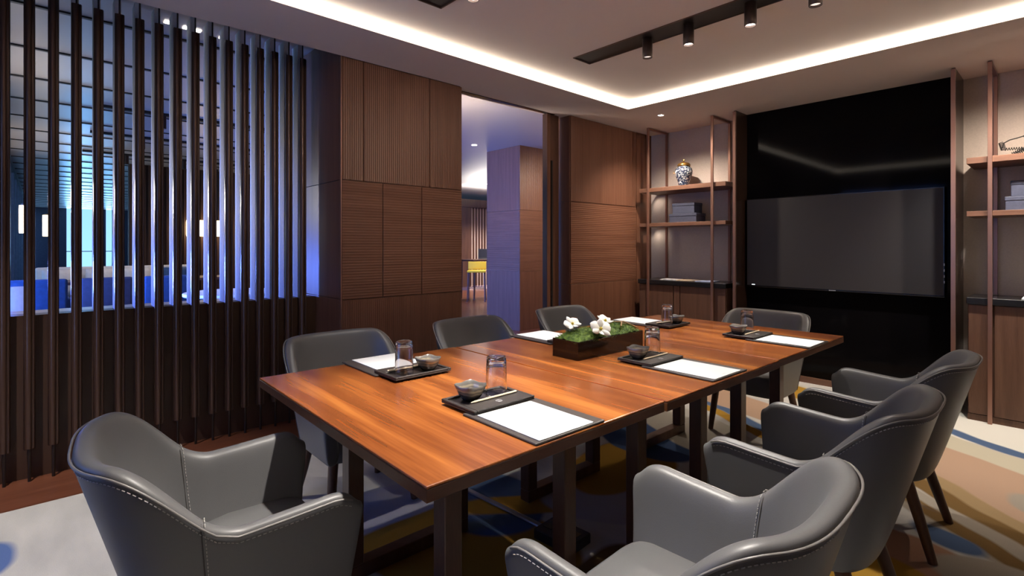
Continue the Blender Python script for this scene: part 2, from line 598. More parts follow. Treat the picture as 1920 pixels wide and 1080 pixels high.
def dup(root, loc, rz, label, group=None):
    r = root.copy()
    COL.objects.link(r)
    r.location = loc
    r.rotation_euler = (0, 0, rz)
    r['label'] = label
    if group:
        r['group'] = group
    for ch in list(root.children):
        c = ch.copy()
        COL.objects.link(c)
        c.parent = r
        for g in list(ch.children):
            d = g.copy()
            COL.objects.link(d)
            d.parent = c
    return r


ORD = ['zeroth', 'first', 'second', 'third', 'fourth', 'fifth', 'sixth', 'seventh', 'eighth', 'ninth', 'tenth', 'eleventh', 'twelfth', 'thirteenth',
       'fourteenth', 'fifteenth', 'sixteenth', 'seventeenth', 'eighteenth', 'nineteenth', 'twentieth', 'twenty-first', 'twenty-second', 'twenty-third',
       'twenty-fourth', 'twenty-fifth', 'twenty-sixth']

# ------------------------------------------------------------------ the meeting room shell
CZ = 2.56          # soffit
CZ2 = 2.63         # raised middle
LZ = 2.75          # lounge ceiling
YW = 3.39          # face of the panelled left wall
XB, YR = -1.0, -0.62
XT = 5.18          # black glass wall
XS = 5.34          # wall behind the shelves

struct('floor', B(XB, 12.4, 3.395, 27.2, -0.06, -0.01), M['floor_wood'], 'reddish wooden floor of the lounge and the strip along the screen', 'floor')
tag(struct('floor_carpet', B(XB, XS, YR, 3.395, -0.05, 0.0), M['carpet']), 'abstract patterned carpet in cream, ochre, salmon and blue under the table', 'carpet')

# soffit ring, riser lights and the raised middle
LX0, LX1, LY0, LY1 = -0.2, 4.133, -0.02, 2.88
sb = NB()
box(sb, XB, LX0, YR, YW, CZ, LZ + 0.1)
box(sb, LX1, XS + 0.1, YR, YW, CZ, LZ + 0.1)
box(sb, LX0, LX1, YR, LY0, CZ, LZ + 0.1)
box(sb, LX0, LX1, LY1, YW, CZ, LZ + 0.1)
box(sb, 2.53, XS + 0.1, YW, 3.56, CZ, LZ + 0.1)
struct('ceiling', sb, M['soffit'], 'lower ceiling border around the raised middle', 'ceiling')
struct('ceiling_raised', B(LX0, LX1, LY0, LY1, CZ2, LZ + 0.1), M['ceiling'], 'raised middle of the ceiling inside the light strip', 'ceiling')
cv = thing('cove_light', 'continuous glowing white light strip around the raised ceiling', 'light strip', (LX0, LY0, CZ))
for (x0, x1, y0, y1) in ((LX1 - 0.006, LX1 - 0.001, LY0, LY1 - 0.001), (LX0, LX1 - 0.006, LY1 - 0.006, LY1 - 0.001),
                         (LX0 + 0.001, LX0 + 0.006, LY0, LY1 - 0.006), (LX0 + 0.006, LX1 - 0.006, LY0 + 0.001, LY0 + 0.006)):
    d = obj('diffuser', B(x0, x1, y0, y1, CZ + 0.003, CZ2 - 0.001), M['cove'], cv)
    d.location = (-LX0, -LY0, -CZ)

# back and right-hand walls (behind the camera), with a dusk window
bw = NB()
box(bw, XB - 0.15, XB, YR - 0.15, 1.45, -0.05, LZ)
box(bw, XB - 0.15, XB, 3.1, 4.0, -0.05, LZ)
box(bw, XB - 0.15, XB, 1.45, 3.1, -0.05, 0.35)
box(bw, XB - 0.15, XB, 1.45, 3.1, 2.35, LZ)
struct('wall_back', bw, M['plaster'], 'plain wall behind the camera', 'wall')
wn = struct('window_1', B(XB - 0.10, XB - 0.04, 1.45, 1.50, 0.35, 2.35), M['slat_rod'], 'window behind the camera', 'window')
fb = NB()
for (y0, y1, z0, z1) in ((3.05, 3.1, 0.35, 2.35), (1.5, 3.05, 0.35, 0.40), (1.5, 3.05, 2.30, 2.35), (2.25, 2.30, 0.40, 2.30)):
    box(fb, XB - 0.10, XB - 0.04, y0, y1, z0, z1)
obj('window_frame', fb, M['slat_rod'], wn)
obj('pane', B(XB - 0.075, XB - 0.069, 1.5, 3.05, 0.40, 2.30), M['pane'], wn)
struct('wall_right', B(XB - 0.15, XS + 0.15, YR - 0.15, YR, -0.05, LZ), M['plaster'], 'plain wall on the camera side of the room', 'wall')
struct('wall_far', B(XS, XS + 0.15, YR, 3.56, -0.05, LZ), M['wallpaper'], 'beige papered wall behind the shelves', 'wall')
struct('wall_television', B(XT, XS, 0.61, 2.20, 0.055, CZ), M['black_glass'], 'glossy black glass panel behind the television', 'wall')
struct('baseboard_far', B(XT - 0.01, XS, 0.61, 2.20, 0, 0.055), M['shelf_wood'], 'thin wooden plinth under the black glass panel', 'baseboard')
for nm, y0, y1 in (('trim_1', 2.20, 2.222), ('trim_2', 0.588, 0.61)):
    t_ = struct(nm, B(4.935, XS, y0, y1, 0, CZ), M['copper_dark'], 'copper-edged fin beside the black glass panel, ' + ('shelf side near the jar' if y0 > 1 else 'right-hand side'), 'trim')
    obj('edge_strip', B(4.915, 4.935, y0 - 0.002, y1 + 0.002, 0, CZ - 0.01), M['copper'], t_)


def clad(parent, x0, x1, y, rows, depth=0.012, gap=0.006):
    """panels standing proud of a wall face that looks toward -Y"""
    for z0, z1, splits, m in rows:
        xs = [x0] + splits + [x1]
        for a, b in zip(xs, xs[1:]):
            obj('panel', B(a + gap / 2, b - gap / 2, y, y + depth, z0 + gap / 2, z1 - gap / 2, 0.0012, 1), M[m], parent)


# panelled pier between screen and door
pier = struct('wall_left', B(1.522, 2.538, YW + 0.012, 4.25, -0.01, LZ), M['panel_core'], 'panelled walnut pier between the slatted screen and the doorway', 'wall')
clad(pier, 1.514, 2.54, YW, [(0.0, 0.882, [], 'panel_vert'), (0.882, 1.71, [1.825, 2.155], 'panel_horz'), (1.71, CZ - 0.001, [1.675, 2.228], 'panel_vert')])
for z0, z1, m in ((-0.01, 0.885, 'panel_plain'), (0.889, 1.708, 'panel_plain'), (1.712, LZ - 0.01, 'panel_plain')):
    obj('side_panel', B(1.510, 1.522, YW + 0.016, 4.25, z0, z1, 0.001, 1), M[m], pier)
obj('corner_strip', B(1.506, 1.5135, YW - 0.002, YW + 0.015, 0, CZ - 0.002), M['copper'], pier)

# wall to the right of the door
cw = struct('wall_left_corner', B(3.895, XS, YW + 0.012, 3.56, -0.01, CZ), M['panel_core'], 'panelled walnut wall between the doorway and the shelves', 'wall')
clad(cw, 3.888, 5.03, YW, [(0.0, 0.87, [], 'panel_vert'), (0.87, 1.70, [], 'panel_horz'), (1.70, CZ - 0.001, [], 'panel_vert')])
obj('end_panel', B(5.036, XS - 0.002, YW + 0.002, YW + 0.012, 0, CZ - 0.001), M['panel_plain'], cw)
for z0, z1 in ((0, 0.868), (0.872, 1.698), (1.702, CZ - 0.002)):
    obj('side_panel', B(3.884, 3.895, YW + 0.013, 3.55, z0, z1, 0.001, 1), M['panel_plain'], cw)

# sliding door parked at the right of the opening, and its ceiling track
dj = struct('door_1', B(3.655, 3.835, 3.50, 3.555, 0, CZ - 0.002, 0.002, 1), M['leg_wood'], 'edge of the walnut sliding door parked at the right of the doorway', 'door')
obj('handle', B(3.715, 3.735, 3.488, 3.50, 0.55, 2.10), M['track'], dj)
obj('door_stile', B(3.655, 3.70, 3.490, 3.50, 0, CZ - 0.004), M['panel_plain'], dj)
struct('trim_3', B(2.542, 3.75, 3.475, 3.515, CZ - 0.006, CZ), M['copper_dark'], 'brown sliding door track across the top of the doorway', 'trim')

# ------------------------------------------------------------------ slatted screen above a low wall
low = struct('wall_screen', B(XB, 1.509, 3.84, 3.95, -0.01, 0.876), M['low_wall'], 'dark low wall carrying the slatted screen', 'wall')
obj('sill', B(XB, 1.509, 3.95, 4.22, 0.84, 0.868), M['cream'], low)

sl = thing('screen_slat', 'x', 'slat', (1.398, 3.79, 0), 0, 'vertical slats of the dark wooden screen')
b_ = NB()
box(b_, -0.023, 0.023, -0.006, 0.028, 0.16, 2.62, 0.004, 1)
tube(b_, [(-0.004, -0.004, 0.165), (-0.004, -0.004, 2.615)], 0.0145, 12)
box(b_, 0.0135, 0.0205, -0.014, 0.0, 0.17, 2.61, 0.002, 1)
obj('slat_body', b_, M['slat'], sl, smooth=40)
obj('top_rod', tube(NB(), [(0, 0.005, 2.62), (0, 0.005, LZ)], 0.0048, 8), M['slat_rod'], sl, smooth=40)
obj('bottom_rod', tube(NB(), [(0, -0.006, -0.01), (0, -0.006, 0.165)], 0.0075, 8), M['slat_rod'], sl, smooth=40)
obj('fin', B(-0.020, 0.012, 0.045, 0.165, 0.877, LZ - 0.02, 0.002, 1), M['fin'], sl)
NSL = 25
for i in range(NSL):
    lab = ('dark bronze slat of the screen, %s from the panelled pier' % ORD[i + 1]) if i else 'dark bronze slat of the screen, the one closest to the panelled pier'
    x = 1.398 - 0.0968 * i
    if i == 0:
        sl['label'] = lab
    else:
        dup(sl, (x, 3.79, 0), 0, lab)

# ------------------------------------------------------------------ the three-part meeting table
TROT = R(-0.9)


def table_pt(x, y):
    """table frame: origin at the near right corner, x along the length, y across"""
    v = Matrix.Rotation(TROT, 2) @ Vector((x, y))
    return (0.592 + v.x, 0.915 + v.y)


TW, TL, TT = 1.19, 0.905, 0.036
TABLE_LABELS = ['walnut table section at the near end, closest to the camera', 'middle walnut table section, under the moss planter',
                'far walnut table section, nearest the television']


def make_table():
    t = thing('conference_table', '', 'table', (0, 0, 0), 0, 'sections of the long walnut table')
    obj('tabletop', B(0.0015, TL - 0.0015, 0, TW, 0.742, 0.75, 0.003, 2), M['table'], t)
    obj('top_edge', B(0.0015, TL - 0.0015, 0, TW, 0.75 - TT, 0.742, 0.001, 1), M['table_edge'], t)
    ax, bx = 0.26, 0.75
    for y in (0.30, 0.93):
        f = obj('leg_frame', B(ax - 0.03, bx + 0.03, y - 0.03, y + 0.03, 0, 0.055, 0.003, 1), M['leg_wood'], t)
        obj('top_rail', B(ax + 0.03, bx - 0.03, y - 0.025, y + 0.025, 0.66, 0.713, 0.003, 1), M['leg_wood'], f)
        for x in (ax, bx):
            obj('leg', B(x - 0.03, x + 0.03, y - 0.03, y + 0.03, 0.055, 0.713, 0.003, 1), M['leg_wood'], f)
    return t


tb = make_table()
for i in range(3):
    x, y = table_pt(0.0 + i * (TL + 0.004), (0.0, -0.006, 0.0)[i])
    if i == 0:
        tb.location, tb.rotation_euler = (x, y, 0), (0, 0, TROT)
        tb['label'] = TABLE_LABELS[0]
    else:
        dup(tb, (x, y, 0), TROT, TABLE_LABELS[i])


# ------------------------------------------------------------------ armchairs
def smooth01(a):
    a = max(0.0, min(1.0, a))
    return a * a * (3 - 2 * a)


def chair_path(n_arm=12, n_back=40):
    """stations along the top of the tub: (x, y) unit outline, arms run +y"""
    st = []
    for i in range(n_arm):
        st.append((1.0, 0.285 * (1 - i / n_arm), 'a'))
    for i in range(n_back + 1):
        a = pi * i / n_back
        e = 2 / 2.9
        cx = math.copysign(abs(cos(a)) ** e, cos(a))
        sy = abs(sin(a)) ** e
        st.append((cx, -sy, 'b'))
    for i in range(n_arm):
        st.append((-1.0, 0.285 * ((i + 1) / n_arm), 'a'))
    return st


def chair_outline(level, st):
    """outline at height fraction level (0 bottom .. 1 back-top height)"""
    hw = 0.242 + 0.072 * level ** 0.85
    bk = 0.160 + 0.146 * level
    fr = 0.245 + 0.040 * min(1.0, level * 1.6)
    out = []
    for x, y, k in st:
        if k == 'a':
            out.append(Vector((x * hw, y / 0.285 * fr)))
        else:
            out.append(Vector((x * hw, y * bk)))
    return out


def make_chair():
    t = thing('armchair', '', 'chair', (0, 0, 0), 0, 'charcoal leather armchairs around the table')
    st = chair_path()
    n = len(st)
    ZB, ZT = 0.29, 0.795
    top = []
    for x, y, k in st:
        yy = y if k == 'a' else y * 0.29
        h = 0.611 + 0.022 * (max(0, yy) / 0.285) ** 1.2 + 0.184 * smooth01((-yy - 0.005) / 0.24)
        top.append(h)
    # round the upper front corner of each arm
    for i, dz in ((0, 0.045), (1, 0.016), (2, 0.004)):
        top[i] -= dz
        top[n - 1 - i] -= dz
    outs = {}

    def po(i, z):
        lv = (z - ZB) / (ZT - ZB)
        key = round(lv, 4)
        if key not in outs:
            outs[key] = chair_outline(lv, st)
        return outs[key][i]

    def normal(i):
        o = chair_outline(0.7, st)
        a, b = o[max(0, i - 1)], o[min(n - 1, i + 1)]
        d = (b - a).normalized()
        return Vector((d.y, -d.x))   # outward for this winding is computed below

    bm = NB()
    rows = []
    rim = []
    for i in range(n):
        nr = normal(i)
        o7 = po(i, 0.6)
        if nr.dot(o7 - Vector((0, 0.02))) < 0:
            nr = -nr
        inn = -nr
        h = top[i]
        th = 0.050 if st[i][2] == 'a' else 0.052
        endk = min(i, n - 1 - i)
        sec = []
        zs = [ZB + 0.012, ZB + (h - ZB) * 0.33, ZB + (h - ZB) * 0.66, h - 0.045, h - 0.016]
        for z in zs:
            p = po(i, z)
            sec.append(Vector((p.x, p.y, z)))
        p = po(i, h)
        sec.append(Vector((p.x + inn.x * 0.010, p.y + inn.y * 0.010, h - 0.002)))
        sec.append(Vector((p.x + inn.x * th * 0.5, p.y + inn.y * th * 0.5, h)))
        sec.append(Vector((p.x + inn.x * th * 0.85, p.y + inn.y * th * 0.85, h - 0.006)))
        for z, tt in ((h - 0.03, th), (ZB + (h - ZB) * 0.62, th * 1.05), (max(0.40, ZB + (h - ZB) * 0.30), th * 1.25), (0.36, th * 1.3)):
            p = po(i, z)
            sec.append(Vector((p.x + inn.x * tt, p.y + inn.y * tt, z)))
        p = po(i, ZB)
        sec.append(Vector((p.x + inn.x * 0.05, p.y + inn.y * 0.05, ZB)))
        sec.append(Vector((p.x + inn.x * 0.012, p.y + inn.y * 0.012, ZB)))
        rows.append([bm.verts.new(v) for v in sec])
        p2 = po(i, h - 0.012)
        rim.append((Vector((p2.x + nr.x * 0.0015, p2.y + nr.y * 0.0015, h - 0.011)), nr, inn, h))
    m_ = len(rows[0])
    for a, b in zip(rows, rows[1:]):
        for k in range(m_):
            bm.faces.new((a[k], a[(k + 1) % m_], b[(k + 1) % m_], b[k]))
    # arm ends: an inset loop pushed forward, then a cap
    for row, sgn in ((rows[0], 1), (rows[-1], -1)):
        c = sum((v.co for v in row), Vector()) / m_
        prev = row
        for sc_, dy in ((0.93, 0.010), (0.72, 0.016)):
            loop = []
            for v in row:
                q = v.co.copy()
                q.x = c.x + (q.x - c.x) * sc_
                q.z = c.z + (q.z - c.z) * (1 - (1 - sc_) * 0.35)
                q.y += dy
                loop.append(bm.verts.new(q))
            for k in range(m_):
                bm.faces.new((prev[k], prev[(k + 1) % m_], loop[(k + 1) % m_], loop[k]))
            prev = loop
        bm.faces.new(prev)
    shell = obj('backrest', bm, M['leather'], t, smooth=180, subsurf=2)
    # piping round the outer top edge, with a row of stitches under it
    obj('piping', tube(NB(), [r[0] for r in rim[1:-1]], 0.0030, 6), M['piping'], shell, smooth=180)
    sb_ = NB()
    pl = []
    for r, i in zip(rim, range(n)):
        z = r[3] - 0.026
        p = po(i, z)
        pl.append(Vector((p.x, p.y, z)) + Vector((r[1].x, r[1].y, 0)) * 0.0006)
    pl = pl[1:-1]
    acc, step = 0.0, 0.009
    for a, b in zip(pl, pl[1:]):
        d = (b - a).length
        k = int(d / step)
        for j in range(k):
            s0 = a.lerp(b, j / k)
            s1 = a.lerp(b, (j + 0.6) / k)
            tube(sb_, [s0, s1], 0.0011, 4)
    obj('stitching', sb_, M['stitch'], shell)
    # vertical seams where arm meets back, inside and out
    for i in (14, n - 15):
        sm, ss = NB(), NB()
        sec = []
        nr, inn, h = rim[i][1], rim[i][2], rim[i][3]
        th = 0.052
        for z, tt in ((0.43, th * 1.20), (0.48, th * 1.13), (0.52, th * 1.06), (h - 0.035, th * 0.985), (h - 0.014, th * 0.88), (h - 0.0042, th * 0.66), (h - 0.0022, th * 0.45), (h - 0.006, 0.010), (h - 0.016, 0.0012), (h - 0.03, -0.0006), (0.48, -0.0008), (0.40, -0.0008), (0.31, -0.0008)):
            p = po(i, min(z, h))
            sec.append(Vector((p.x + inn.x * tt, p.y + inn.y * tt, z)))
        tube(sm, sec, 0.0016, 5)
        off = 0.007 
        for a, b in zip(sec, sec[1:]):
            d = (b - a).length
            k = max(1, int(d / 0.009))
            for j in range(k):
                s0, s1 = a.lerp(b, j / k), a.lerp(b, (j + 0.6) / k)
                tube(ss, [s0 + Vector((0, off, 0)), s1 + Vector((0, off, 0))], 0.0011, 4)
        obj('seam', sm, M['seam'], shell)
        obj('seam_stitching', ss, M['stitch'], shell)
    # seat cushion: its outline follows the inside of the tub
    sbm = NB()
    pro = [(0.985, 0.30), (1.0, 0.315), (1.0, 0.408), (0.985, 0.424), (0.93, 0.432), (0.6, 0.436)]
    def seat_outline():
        pts = []
        for a in range(40):
            an = 2 * pi * a / 40
            e = 2 / 7.0
            x = math.copysign(abs(cos(an)) ** e, cos(an))
            y = math.copysign(abs(sin(an)) ** e, sin(an))
            yy = 0.070 + y * 0.200
            w = 0.228 - 0.075 * smooth01((0.04 - yy) / 0.16)
            pts.append(Vector((x * w, yy)))
        return pts
    so = seat_outline()
    rr = []
    for s_, z in pro:
        rr.append([sbm.verts.new((p.x * s_, 0.035 + (p.y - 0.035) * s_, z)) for p in so])
    for a, b in zip(rr, rr[1:]):
        for k in range(40):
            sbm.faces.new((a[k], a[(k + 1) % 40], b[(k + 1) % 40], b[k]))
    sbm.faces.new(rr[0][::-1])
    ctr = sbm.verts.new((0, 0.035, 0.437))
    for k in range(40):
        sbm.faces.new((rr[-1][k], rr[-1][(k + 1) % 40], ctr))
    obj('seat', sbm, M['leather'], t, smooth=180)
    for sx in (-1, 1):
        for (y0, y1, xo) in ((0.185, 0.215, 0.215), (-0.085, -0.180, 0.222)):
            lb = NB()
            tube(lb, [(sx * 0.185, y0, 0.31), (sx * 0.2, (y0 + y1) / 2, 0.16), (sx * xo, y1, 0.0)], [0.023, 0.021, 0.0165], 14)
            obj('leg', lb, M['leg_wood'], t, smooth=60)
    return t


ch = make_chair()
CH = [((0.350, 1.557, 0), -95, 'charcoal leather armchair at the near end of the table, seen from behind'),
      ((1.045, 0.57, 0), 2, 'charcoal leather armchair on the right side, closest to the camera'),
      ((1.94, 0.565, 0), 2, 'charcoal leather armchair in the middle of the right side'),
      ((2.81, 0.56, 0), 1, 'charcoal leather armchair on the right side, closest to the cabinets'),
      ((1.15, 2.43, 0), 180, 'charcoal leather armchair on the left side, in front of the slatted screen'),
      ((2.00, 2.39, 0), 180, 'charcoal leather armchair on the left side, in front of the panelled pier and doorway'),
      ((2.88, 2.39, 0), 180, 'charcoal leather armchair on the left side, behind the moss planter'),
      ((3.60, 1.47, 0), 90, 'charcoal leather armchair at the far end of the table, before the television wall')]
for i, (l, a, lab) in enumerate(CH):
    if i == 0:
        ch.location, ch.rotation_euler = l, (0, 0, R(a))
        ch['label'] = lab
    else:
        dup(ch, l, R(a), lab)


# ------------------------------------------------------------------ place settings
def make_setting():
    """one of each: blotter, sheet, tray, bowl, glass, pencil; local frame: +y away from the sitter"""
    d = {}
    t = thing('desk_blotter', '', 'desk pad', group='dark desk pads')
    obj('pad', B(-0.137, 0.137, -0.165, 0.150, 0, 0.007, 0.003, 2), M['pad_leather'], t)
    d['blotter'] = t
    o = obj('paper_sheet', B(-0.106, 0.106, -0.135, 0.126, 0, 0.002), M['paper'])
    tag(o, '', 'paper', 'white note sheets')
    mk = NB()
    for k, (x, w) in enumerate(((-0.012, 0.004), (-0.006, 0.003), (-0.001, 0.004), (0.005, 0.003), (0.010, 0.004))):
        box(mk, x, x + w, -0.118, -0.1155, 0.002, 0.0022)
    obj('printed_mark', mk, M['mark_grey'], o)
    d['sheet'] = o
    t = thing('desk_tray', '', 'tray', group='dark desk trays')
    tr = B(-0.124, 0.124, -0.085, 0.085, 0, 0.006, 0.0015, 1)
    for (x0, x1, y0, y1) in ((-0.124, -0.112, -0.085, 0.085), (0.112, 0.124, -0.085, 0.085), (-0.112, 0.112, 0.073, 0.085), (-0.112, 0.112, -0.085, -0.018)):
        box(tr, x0, x1, y0, y1, 0.006, 0.012, 0.0015, 1)
    obj('tray_body', tr, M['tray_leather'], t)
    obj('tray_recess', B(-0.112, 0.112, -0.018, 0.073, 0.006, 0.0068), M['tray_well'], t)
    mk = NB()
    for a in range(14):
        an = 2 * pi * a / 14
        tube(mk, [(0.010 * cos(an), -0.052 + 0.010 * sin(an), 0.0122), (0.010 * cos(an + 0.45), -0.052 + 0.010 * sin(an + 0.45), 0.0122)], 0.0006, 4)
    for y in (-0.056, -0.048):
        tube(mk, [(-0.006, y, 0.0122), (0.006, y + 0.001, 0.0122)], 0.0006, 4)
    obj('stamped_mark', mk, M['mark_grey'], t)
    d['tray'] = t

    def sq(a, r, z):
        k = (abs(cos(a)) ** 4.5 + abs(sin(a)) ** 4.5) ** (-1 / 4.5)
        f = min(1, z / 0.055)
        q = r * (1 + (k - 1) * (0.35 + 0.65 * f))
        lift = 0.0022 * f * cos(4 * a - pi) * (1 if z > 0.03 else 0)
        return q * cos(a), q * sin(a), z + lift
    bb = lathe(NB(), [(0, 0), (0.022, 0), (0.025, 0.003), (0.033, 0.014), (0.040, 0.032), (0.044, 0.046), (0.0425, 0.0485), (0.040, 0.046), (0.036, 0.032), (0.028, 0.014), (0.014, 0.009), (0, 0.008)], 48, shape=sq)
    o = obj('ceramic_bowl', bb, M['bowl'], smooth=60)
    tag(o, '', 'bowl', 'small stoneware bowls')
    d['bowl'] = o
    g = lathe(NB(), [(0, 0.126), (0.025, 0.126), (0.0300, 0.124), (0.0325, 0.118), (0.0335, 0.096), (0.0355, 0.0), (0.0340, 0.0), (0.0318, 0.09), (0.029, 0.104), (0.025, 0.108), (0, 0.109)], 40)
    o = obj('water_glass', g, M['glass'], smooth=50)
    tag(o, '', 'glass', 'upturned water glasses')
    d['glass'] = o
    t = thing('pencil', '', 'pencil', group='pale wooden pencils')
    obj('barrel', tube(NB(), [(-0.078, 0, 0.0036), (0.095, 0, 0.0036)], 0.0036, 6), M['pencil'], t)
    tp = tube(NB(), [(-0.094, 0, 0.0036), (-0.078, 0, 0.0036)], [0.0010, 0.0036], 6)
    obj('sharpened_tip', tp, M['pencil'], t)
    obj('lead', tube(NB(), [(-0.0985, 0, 0.0036), (-0.094, 0, 0.0036)], [0.0003, 0.0010], 6), M['graphite'], t)
    d['pencil'] = t
    return d


PROTO = make_setting()
SET_LAB = {'blotter': 'dark leather desk pad at the %s', 'sheet': 'blank white note sheet at the %s',
           'tray': 'dark leather desk tray at the %s', 'bowl': 'small grey glazed square bowl at the %s',
           'glass': 'clear upturned water glass at the %s', 'pencil': 'pale wooden pencil on the tray at the %s'}
PLACES = [((1.053, 0.915), 1, 'right-hand place nearest the camera'), ((1.965, 0.90), 1, 'middle place on the right side'),
          ((2.90, 0.875), 1, 'far right place near the television'), ((1.085, 2.118), -1, 'left-hand place nearest the slatted screen'),
          ((2.05, 2.105), -1, 'middle left place behind the planter'), ((2.925, 2.090), -1, 'far left place nearest the shelves')]
OFFS = {'blotter': (0, 0.160, 0.7502, 0), 'sheet': (-0.013, 0.135, 0.7574, 0), 'tray': (-0.001, 0.355, 0.7575, 0), 'bowl': (-0.050, 0.386, 0.7645, 12),
        'glass': (0.055, 0.383, 0.7645, 0), 'pencil': (0.005, 0.334, 0.7697, 1)}
first = True
for (px, py), sgn, words in PLACES:
    base = TROT + (0 if sgn > 0 else pi)
    for key, src in PROTO.items():
        ox, oy, oz, rz = OFFS[key]
        jit = random.uniform(-4, 4) if key in ('bowl', 'glass') else random.uniform(-0.6, 0.6)
        v = Matrix.Rotation(base, 2) @ Vector((ox, oy))
        if key == 'tray':
            v2 = Matrix.Rotation(base, 2) @ Vector((ox, oy))
            v = v2
        loc = (px + v.x, py + v.y, oz if key != 'blotter' else 0.7502)
        rot = base + R(rz + jit)
        lab = SET_LAB[key] % words
        if first:
            src.location, src.rotation_euler = loc, (0, 0, rot)
            src['label'] = lab
        else:
            dup(src, loc, rot, lab)
    first = False

# ------------------------------------------------------------------ moss planter
pl = thing('moss_planter', 'low dark lacquer planter of green moss with white orchids on the table', 'planter', (1.975, 1.538, 0.7502), TROT)
PLX, PLY, PLH = 0.245, 0.077, 0.082
pb = B(-PLX, PLX, -PLY, PLY, 0, 0.008)
for (x0, x1, y0, y1) in ((-PLX, PLX, -PLY, -PLY + 0.008), (-PLX, PLX, PLY - 0.008, PLY), (-PLX, -PLX + 0.008, -PLY + 0.008, PLY - 0.008), (PLX - 0.008, PLX, -PLY + 0.008, PLY - 0.008)):
    box(pb, x0, x1, y0, y1, 0.008, PLH, 0.001, 1)
obj('planter_box', pb, M['lacquer'], pl)
mb = NB()
GX, GY = 60, 22
grid = []


def moss_h(x, y):
    ex = 1 - (abs(x) / (PLX - 0.006)) ** 5
    ey = 1 - (abs(y) / (PLY - 0.006)) ** 3
    n1 = mnoise.noise(Vector((x * 14, y * 14, 0.3)))
    n2 = mnoise.noise(Vector((x * 45, y * 45, 1.3)))
    return 0.074 + max(0, ex) ** 0.6 * max(0, ey) ** 0.6 * (0.038 + 0.018 * n1) + 0.006 * n2


for i in range(GX + 1):
    x = -PLX + 0.009 + (2 * PLX - 0.018) * i / GX
    grid.append([mb.verts.new((x, -PLY + 0.009 + (2 * PLY - 0.018) * j / GY, moss_h(x, -PLY + 0.009 + (2 * PLY - 0.018) * j / GY))) for j in range(GY + 1)])
for i in range(GX):
    for j in range(GY):
        mb.faces.new((grid[i][j], grid[i + 1][j], grid[i + 1][j + 1], grid[i][j + 1]))
for k in range(5200):
    x, y = random.uniform(-PLX + 0.004, PLX - 0.004), random.uniform(-PLY + 0.002, PLY - 0.002)
    z = moss_h(x, y) - 0.002
    d = Vector((random.gauss(0, 0.5) + x * 1.2, random.gauss(0, 0.5) + y * 7, 1.0)).normalized()
    L_ = random.uniform(0.010, 0.022)
    u = d.orthogonal().normalized() * 0.0012
    p = Vector((x, y, z))
    mb.faces.new([mb.verts.new(q) for q in (p - u, p + u, p + d * L_)])
ms = obj('moss', mb, M['moss'], pl)
ms['kind'] = 'stuff'


def orchid(parent, loc, rot, s=1.0):
    ob = NB()
    mtx = Matrix.Translation(loc) @ rot.to_4x4() @ Matrix.Scale(s, 4)
    def petal(ang, ln, wd, curl):
        rows_ = []
        for i in range(8):
            f = i / 7
            w = wd * (sin(pi * min(1, f * 0.94 + 0.05)) ** 0.85)
            r = 0.004 + ln * f
            z = 0.004 + curl * f * f
            row = []
            for j in range(5):
                g = (j - 2) / 2
                row.append(Vector((r, g * w, z + 0.004 * (1 - g * g) * sin(pi * f))))
            rows_.append(row)
        rm = Matrix.Rotation(ang, 4, 'Z')
        vv = [[ob.verts.new(mtx @ (rm @ p)) for p in row] for row in rows_]
        for a, b in zip(vv, vv[1:]):
            for j in range(4):
                ob.faces.new((a[j], a[j + 1], b[j + 1], b[j]))
    for a, ln, wd, c in ((90, 0.034, 0.013, 0.006), (210, 0.034, 0.012, 0.005), (330, 0.034, 0.012, 0.005), (20, 0.036, 0.021, 0.002), (160, 0.036, 0.021, 0.002), (270, 0.026, 0.009, 0.018)):
        petal(R(a), ln, wd, c)
    fl = obj('orchid_flower', ob, M['petal'], parent, smooth=180)
    sd = fl.modifiers.new('thickness', 'SOLIDIFY')
    sd.thickness = 0.0008
    hb = NB()
    bmesh.ops.create_uvsphere(hb, u_segments=10, v_segments=6, radius=0.0055, matrix=mtx @ Matrix.Translation((0, 0, 0.008)))
    obj('flower_heart', hb, M['petal_heart'], fl, smooth=180)


def look(d, roll=0):
    return Vector(d).to_track_quat('Z', 'Y').to_matrix() @ Matrix.Rotation(R(roll), 3, 'Z')


orchid(pl, Vector((-0.165, 0.030, 0.140)), look((-0.3, -0.8, 1.0), 20), 1.15)
orchid(pl, Vector((-0.075, -0.062, 0.118)), look((-0.35, -1.0, 0.75), -15), 1.4)
orchid(pl, Vector((0.050, 0.010, 0.135)), look((0.0, -0.7, 1.0), 40), 1.2)
for pts in ([(0.10, -0.05, 0.115), (0.16, -0.01, 0.125), (0.215, 0.05, 0.105)], [(0.14, 0.04, 0.12), (0.19, 0.0, 0.123), (0.22, -0.06, 0.097)], [(0.12, 0.06, 0.112), (0.17, 0.055, 0.118), (0.225, 0.01, 0.105)]):
    obj('twig', tube(NB(), pts, 0.0035, 7), M['twig'], pl, smooth=60)


# ------------------------------------------------------------------ ceiling tracks with spotlights
def track(name, xc, label):
    t = thing(name, label, 'track', (xc, 0, CZ2), 0)
    rb = NB()
    y0, y1 = 0.0, 2.47
    obj('track_channel', B(-0.088, 0.088, y0, y1 - 0.006, -0.003, -0.0005), M['track'], t)
    for (a, b, c, d) in ((-0.095, -0.088, y0, y1), (0.088, 0.095, y0, y1), (-0.088, 0.088, y1 - 0.006, y1)):
        box(rb, a, b, c, d, -0.006, -0.0005)
    obj('track_rim', rb, M['track_rim'], t)
    return t


track('ceiling_track', 2.953, 'black recessed ceiling track holding the four visible spotlights')
track('ceiling_track', 1.605, 'black recessed ceiling track nearer the camera, only its end in view')


